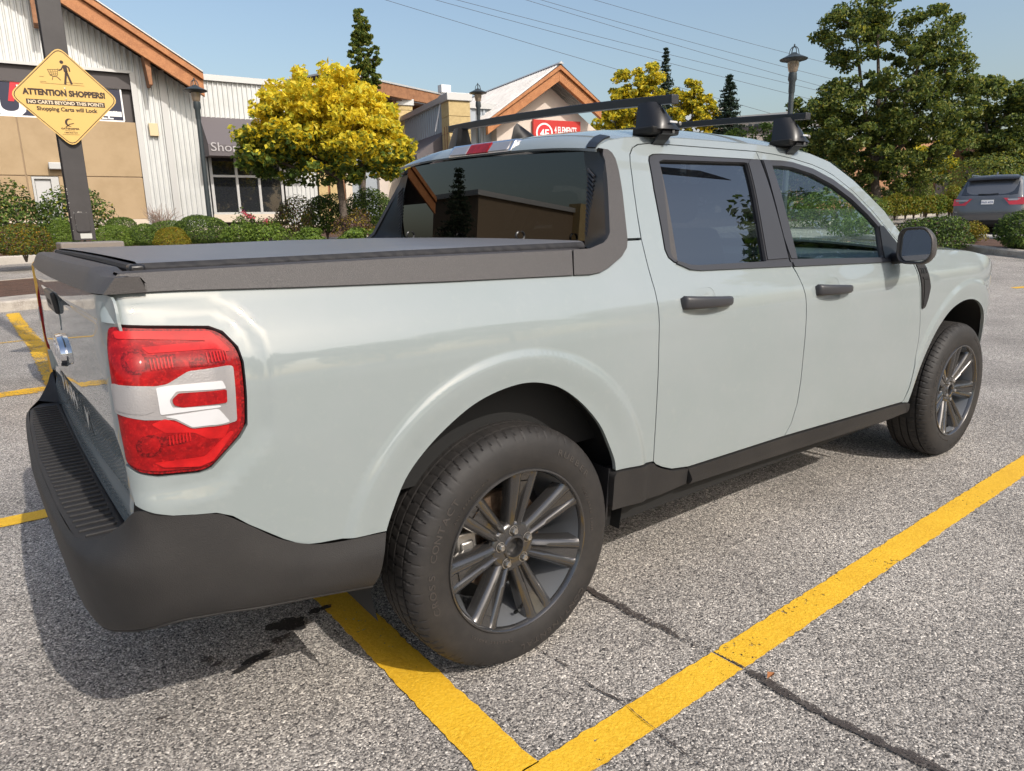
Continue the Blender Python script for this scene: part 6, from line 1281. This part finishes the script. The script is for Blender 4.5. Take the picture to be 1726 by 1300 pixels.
for (x, a, c, w_), l in zip(hedge, lb): shrub(l, x, a, c+4, w_+5, 28, [LYG, LO, LB], .07, 1700, wts=[.5, .25, .25] if x != 1580 else [.3, .1, .6], group='clipped balls of the far hedge', cat='hedge bush')
shrub('wide dark green shrub behind the door mirror', 1570, 363, 420, 104, 17.5, [LG, LD, LP, LB], .06, 7000, wts=[.42, .35, .08, .15], bump=.14)
shrub('small golden shrub in front of the parked car', 1636, 375, 408, 40, 18.5, [LO, LYG], .05, 1700, wts=[.6, .4], inner=.3, bump=.2)
shrub('green shrub at the right edge in front of the parked car', 1722, 356, 424, 74, 16.5, [LG, LD, LB], .06, 5200, wts=[.5, .3, .2], bump=.14)
shrub('low dry shrub left of the wide dark shrub', 1508, 376, 420, 34, 19, [LO, LP], .05, 600, wts=[.5, .5], inner=.3, bump=.3)

shrub('broad green shrub seen through the cab windows, left of the large ash trunk', 1400, 318, 385, 150, 27, [LG, LB, LASH], .09, 5200, wts=[.4, .3, .3], bump=.2)
shrub('pale green bush seen through the front window over the steering wheel', 1450, 360, 400, 90, 22, [LB, LG], .07, 3200, wts=[.6, .4], bump=.15)
tree('leafy tree seen through the cab behind the front window', 1330, 380, 33, [(1335, 320, 60, 40), (1400, 300, 60, 34), (1290, 300, 40, 30)], 9000, .16, [LG, LASH, LB], wts=[.4, .4, .2], trunk_r=.10, seed=19, cl=30, spread=.32, fork=(1330, 345))
# ================================================================ PARKED SUV
SUVP = at(1655, 405, 22.2); gz = float(hgt(SUVP[0], SUVP[1])); 
SV = empty('parked_car', (SUVP[0], SUVP[1], gz), radians(8), 'grey sport utility vehicle parked with its rear towards the camera, at the right edge', 'car')
SILV = mat('suv_paint', (.115, .12, .13), .35, .4, 1., .03); 
# local: rear faces -X; y to the left, length 5.1 along +X, half width .96
def svW(x, z): return .96*float(np.interp(z, [.3, .7, 1.0, 1.12, 1.45, 1.72, 1.80], [.95, 1, .99, .95, .84, .74, .60]))*float(np.interp(x, [0, .12, .5, 4.6, 5.1], [.90, .96, 1, 1, .8]))
def svX(z): return float(np.interp(z, [.3, .55, .75, .95, 1.12, 1.2, 1.62, 1.74, 1.80], [.10, 0, 0, .05, .07, .12, .48, .52, .62]))
zs_ = [.32, .45, .55, .70, .80, .95, 1.05, 1.12, 1.18, 1.3, 1.45, 1.6, 1.70, 1.76, 1.80]
G = []
for z in zs_:
    x0 = svX(z); row = [(x0+.02+.5*(abs(v))**6*.12, v*svW(x0, z), z) for v in np.linspace(0, -1, 9)]
    xe = float(np.interp(z, [.3, 1.0, 1.12, 1.45, 1.8], [5.05, 5.0, 3.9, 3.3, 2.6])); row += [(x, -svW(x, z), z) for x in np.linspace(x0+.10, xe, 16)]; row += [(xe+.05, -svW(xe, z)*k, z) for k in (.7, .3, 0)]
    G.append(row)
G.append([(q[0]*.9+.35, q[1]*.3, 1.825) for q in G[-1]]); G.append([(q[0], 0, 1.83) for q in G[-1]])
b = MB(); b.grid(G); b.grid([[(x, -y, z) for x, y, z in r][::-1] for r in G]); b.build('body', SILV, SV, True, ang=60)
def sq(nm, pts, m, off=.006, par=SV, mir=False):
    b = MB(); P = []
    for y, z in pts: x = svX(z)+.02+.5*min(1, abs(y)/svW(svX(z), z))**6*.12-off; P.append((x, y, z))
    n = len(P); b.add(P+[(x+.02, y, z) for x, y, z in P], [tuple(range(n))]+[(i, (i+1) % n, n+(i+1) % n, n+i) for i in range(n)]); return b.build(nm, m, par)
sq('rear_window', [(-.74, 1.22), (-.60, 1.20), (0, 1.19), (.60, 1.20), (.74, 1.22), (.70, 1.60), (0, 1.64), (-.70, 1.60)], WINDK)
b = MB(); b.grid([[(svX(1.66)-.10, y, 1.66-.01*abs(y)) for y in np.linspace(-.68, .68, 9)], [(svX(1.70)-.05, y, 1.715-.03*abs(y)) for y in np.linspace(-.68, .68, 9)], [(svX(1.7)+.2, y, 1.79-.04*abs(y)) for y in np.linspace(-.66, .66, 9)]]); b.build('roof_spoiler', SATIN, SV, solid=.03)
TLR = mat('suv_lamp_red', (.55, .02, .03), .2, 0, 1); 
for s_ in (1, -1):
    sq('tail_lamp', [(s_*.925, 1.10), (s_*.40, 1.10), (s_*.44, 1.07), (s_*.58, .90), (s_*.93, .90)][::s_], TLR, .010); sq('lamp_lens', [(s_*.88, 1.075), (s_*.50, 1.075), (s_*.55, 1.025), (s_*.88, 1.025)], LENSC, .016)
sq('light_bar', [(-.9, 1.088), (.9, 1.088), (.9, 1.112), (-.9, 1.112)], mat('light_bar', (.25, .02, .03), .2, 0, 1), .009)
lp = sq('licence_plate', [(-.16, .925), (.16, .925), (.16, 1.055), (-.16, 1.055)], WHITE, .012)
me = text_mesh('PN5 4G9', .075, 0, .001, sx=1.05); put_text('plate_lettering', me, lambda x, y, z: (svX(.97)-.0, -x, .958+y), mat('plate_blue', (.06, .09, .25), .5), lp)
for v in bpy.data.objects['plate_lettering'].data.vertices: v.co.x = .02-.0165+svX(v.co.z)
sq('bumper', [(-.84, .42), (.84, .42), (.88, .72), (-.88, .72)], mat('suv_grey_lower', (.07, .072, .078), .4), .02); sq('chrome_strip', [(-.80, .505), (.80, .505), (.80, .525), (-.80, .525)], CHROME, .026); sq('crease_strip', [(-.86, .70), (.86, .70), (.86, .712), (-.86, .712)], TRIMM, .024)
sq('diffuser', [(-.60, .32), (.60, .32), (.66, .44), (-.66, .44)], BLACK, .028)
b = MB(); b.tube([(svX(1.26)-.03, .28, 1.235), (svX(1.26)-.04, 0, 1.225), (svX(1.26)-.03, -.25, 1.24)], .014, 6); b.build('rear_wiper', BLACK, SV)
for y in (-.55, .55):
    b = MB(); b.lathe([(.045, 0), (.052, 0), (.052, .12)], n=14, ax='z'); o = b.build('exhaust_tip', CHROME, SV, True); o.location = (.02, y, .37); o.rotation_euler = (0, pi/2, 0)
for s_ in (1, -1):
    b = MB(); b.add([(x, s_*(-(svW(x, z)+.004)), z) for x, z in ((.62, 1.20), (1.30, 1.18), (1.30, 1.58), (.80, 1.58), (.66, 1.48))], [tuple(range(5))]); b.add([(x, s_*(-(svW(x, z)+.004)), z) for x, z in ((1.36, 1.18), (2.2, 1.16), (2.1, 1.58), (1.36, 1.58))], [tuple(range(4))]); b.build('side_window', WINDK, SV)
    b = MB(); b.tube([(.9, -s_*.68, 1.80), (1.0, -s_*.68, 1.85), (2.6, -s_*.68, 1.85), (2.7, -s_*.68, 1.80)], .015, 6); b.build('roof_rail', SILV, SV)
    for x in (1.05, 4.1):
        b = MB(); b.lathe([(.0, -.11), (.24, -.11), (.26, -.125), (.33, -.12), (.375, -.09), (.38, 0), (.375, .09), (.33, .12)], n=28, ax='y'); o = b.build('wheel', RUBBER, SV, True, ang=50); o.location = (x, -s_*.84, .38)
        if s_ < 0: o.rotation_euler = (0, 0, pi)
b = MB(); b.box(.3, 4.8, -.80, .80, .26, .50); b.build('underbody', BLACK, SV)
b = MB(); b.tube([(.85, 0, 1.82), (.95, 0, 1.90), (1.02, 0, 1.82)], .02, 6); b.build('antenna_fin', SILV, SV)

# ================================================================ OVERHEAD WIRES
for i, (x0, y0, x1, y1) in enumerate(((648, 0, 1340, 205), (732, 0, 1400, 178), (768, 0, 1400, 160), (885, 0, 1400, 152), (910, 0, 1400, 135), (1000, 0, 1400, 110))):
    s_ = 60+i*1.5; A = at(x0, y0, s_); B = at(x1, y1, s_+10); d = (B-A); A2 = A-d*1.2; B2 = B+d*1.0; pts = []
    for t in np.linspace(0, 1, 25): p = A2*(1-t)+B2*t; p[2] -= 4*t*(1-t)*1.2-1.15; pts.append(p)
    b = MB(); b.tube(pts, .017, 4, cap=False); o = b.build('power_line', mat('cable', (.10, .10, .11), .6)); tag(o, ['lowest overhead wire crossing the sky', 'second lowest overhead wire crossing the sky', 'third overhead wire from below', 'fourth overhead wire from below', 'fifth overhead wire from below', 'topmost overhead wire crossing the sky'][i], 'power line', 'overhead wires')

# ================================================================ SURROUNDINGS SEEN ONLY IN REFLECTIONS (behind and beside the camera)
FW = Facade(radians(90), [-34, 6, 0]); RB = empty('store_building', (-34, 6, 0), 0, 'tan store across the lot seen only as a reflection in the rear window', 'store')
def wb(nm, m, y0, y1, z0, z1, x0, x1): b = MB(); b.box(x0, x1, y0, y1, z0, z1); return fin(b.build(nm, m, RB), RB)

R2 = empty('store_row', (-28, 30, 0), 0, 'row of low stores beside the lot seen only as a reflection in the rear window', 'store')
def w2(nm, m, x0, x1, z0, z1, y0, y1): b = MB(); b.box(x0, x1, y0, y1, z0, z1); return fin(b.build(nm, m, R2), R2)
w2('wall', mat('umber_stucco', (.24, .18, .12), .9), -27, -18.2, 0, 4.7, 27.5, 34); w2('parapet_cap', TRIMM, -27.2, -18, 4.7, 4.95, 27.3, 34); w2('wall', METALB, -38, -27, 0, 4.3, 28, 34); w2('parapet_cap', TRIMM, -38.2, -27.2, 4.3, 4.5, 27.8, 34); w2('awning', AWN, -37, -28.5, 2.3, 3.3, 26.6, 28)
w2('pilaster', STONE, -28.4, -27.0, 0, 5.2, 26.8, 28); w2('pilaster', STONE, -41, -39.4, 0, 5.2, 26.8, 28); w2('wall', CREAM, -52, -41, 0, 4.4, 28, 34); w2('shop_window', WINDK, -36.5, -29, .5, 2.3, 27.9, 28)
for k in range(36): w2('siding_rib', METALB, -38+k*.3, -37.9+k*.3, 3.3, 4.3, 27.94, 28)
conifer('small dark conifer nearest the truck, seen only as a reflection in the rear window', 0, 0, 0, 0, 0, 23, 26, leaf=.10, loc=(-6.6, 11.6, 0), H=3.3, R=1.15)
wb('wall', TAN, -20, 9, 0, 3.9, -42, -34); wb('parapet_cap', TRIMM, -20.2, 9.2, 3.9, 4.1, -42, -33.8); wb('wall', METALB, 9, 24, 0, 4.6, -42, -34.5); wb('awning', AWN, 10, 22, 2.4, 3.6, -34.5, -32.8); wb('shop_window', WINDK, 11, 21, .5, 2.4, -34.5, -34.4); wb('shop_window', WINDK, -15, 2, .5, 2.8, -34, -33.95)
conifer('dark conifer behind the camera seen only as a reflection in the rear window', 0, 0, 0, 0, 0, 21, 26, leaf=.16, loc=(-20, 7, 0), H=6.2, R=2.0)
conifer('tall dark conifer beyond the lot seen only as a reflection in the front window', 0, 0, 0, 0, 0, 22, 30, leaf=.5, loc=(44, -12.2, 0), H=19, R=4.0)
def rtree(label, x, y, H, R, seed):
    rg = np.random.default_rng(seed); o = empty('tree', (x, y, 0), label=label, cat='tree'); P = shellpts(rg, 5000, np.array([0, 0, H*.62]), np.array([R, R, H*.40]), .3, .25, 14); leaves('crown', P, .3 if H < 10 else (.5 if H < 20 else .75), [LD, LG], o, rg.choice(2, len(P)), seed)
    b = MB(); b.tube([(0, 0, 0), (0, 0, H*.5)], [.2, .12], 8); b.build('trunk', BARK, o)
rtree('tall leafy tree beyond the lot seen only as a reflection in the side windows', 43, -17.5, 25.5, 6.6, 31)
for k_, (x_, y_, h_, r_, l_) in enumerate(((30, -27, 13, 4.5, 'fifth tree of the row behind the camera, farthest to the right'), (23, -32, 15, 5, 'fourth tree of the row behind the camera'), (16, -34, 12, 4.4, 'third tree of the row behind the camera'), (9, -36, 14, 5, 'second tree of the row behind the camera'), (2, -38, 13, 4.8, 'first tree of the row behind the camera'))): rtree(l_, x_, y_, h_, r_, 60+k_)
# rtree
rtree('tree behind the camera reflected low in the bed side', -3, -26, 7, 3.5, 33)
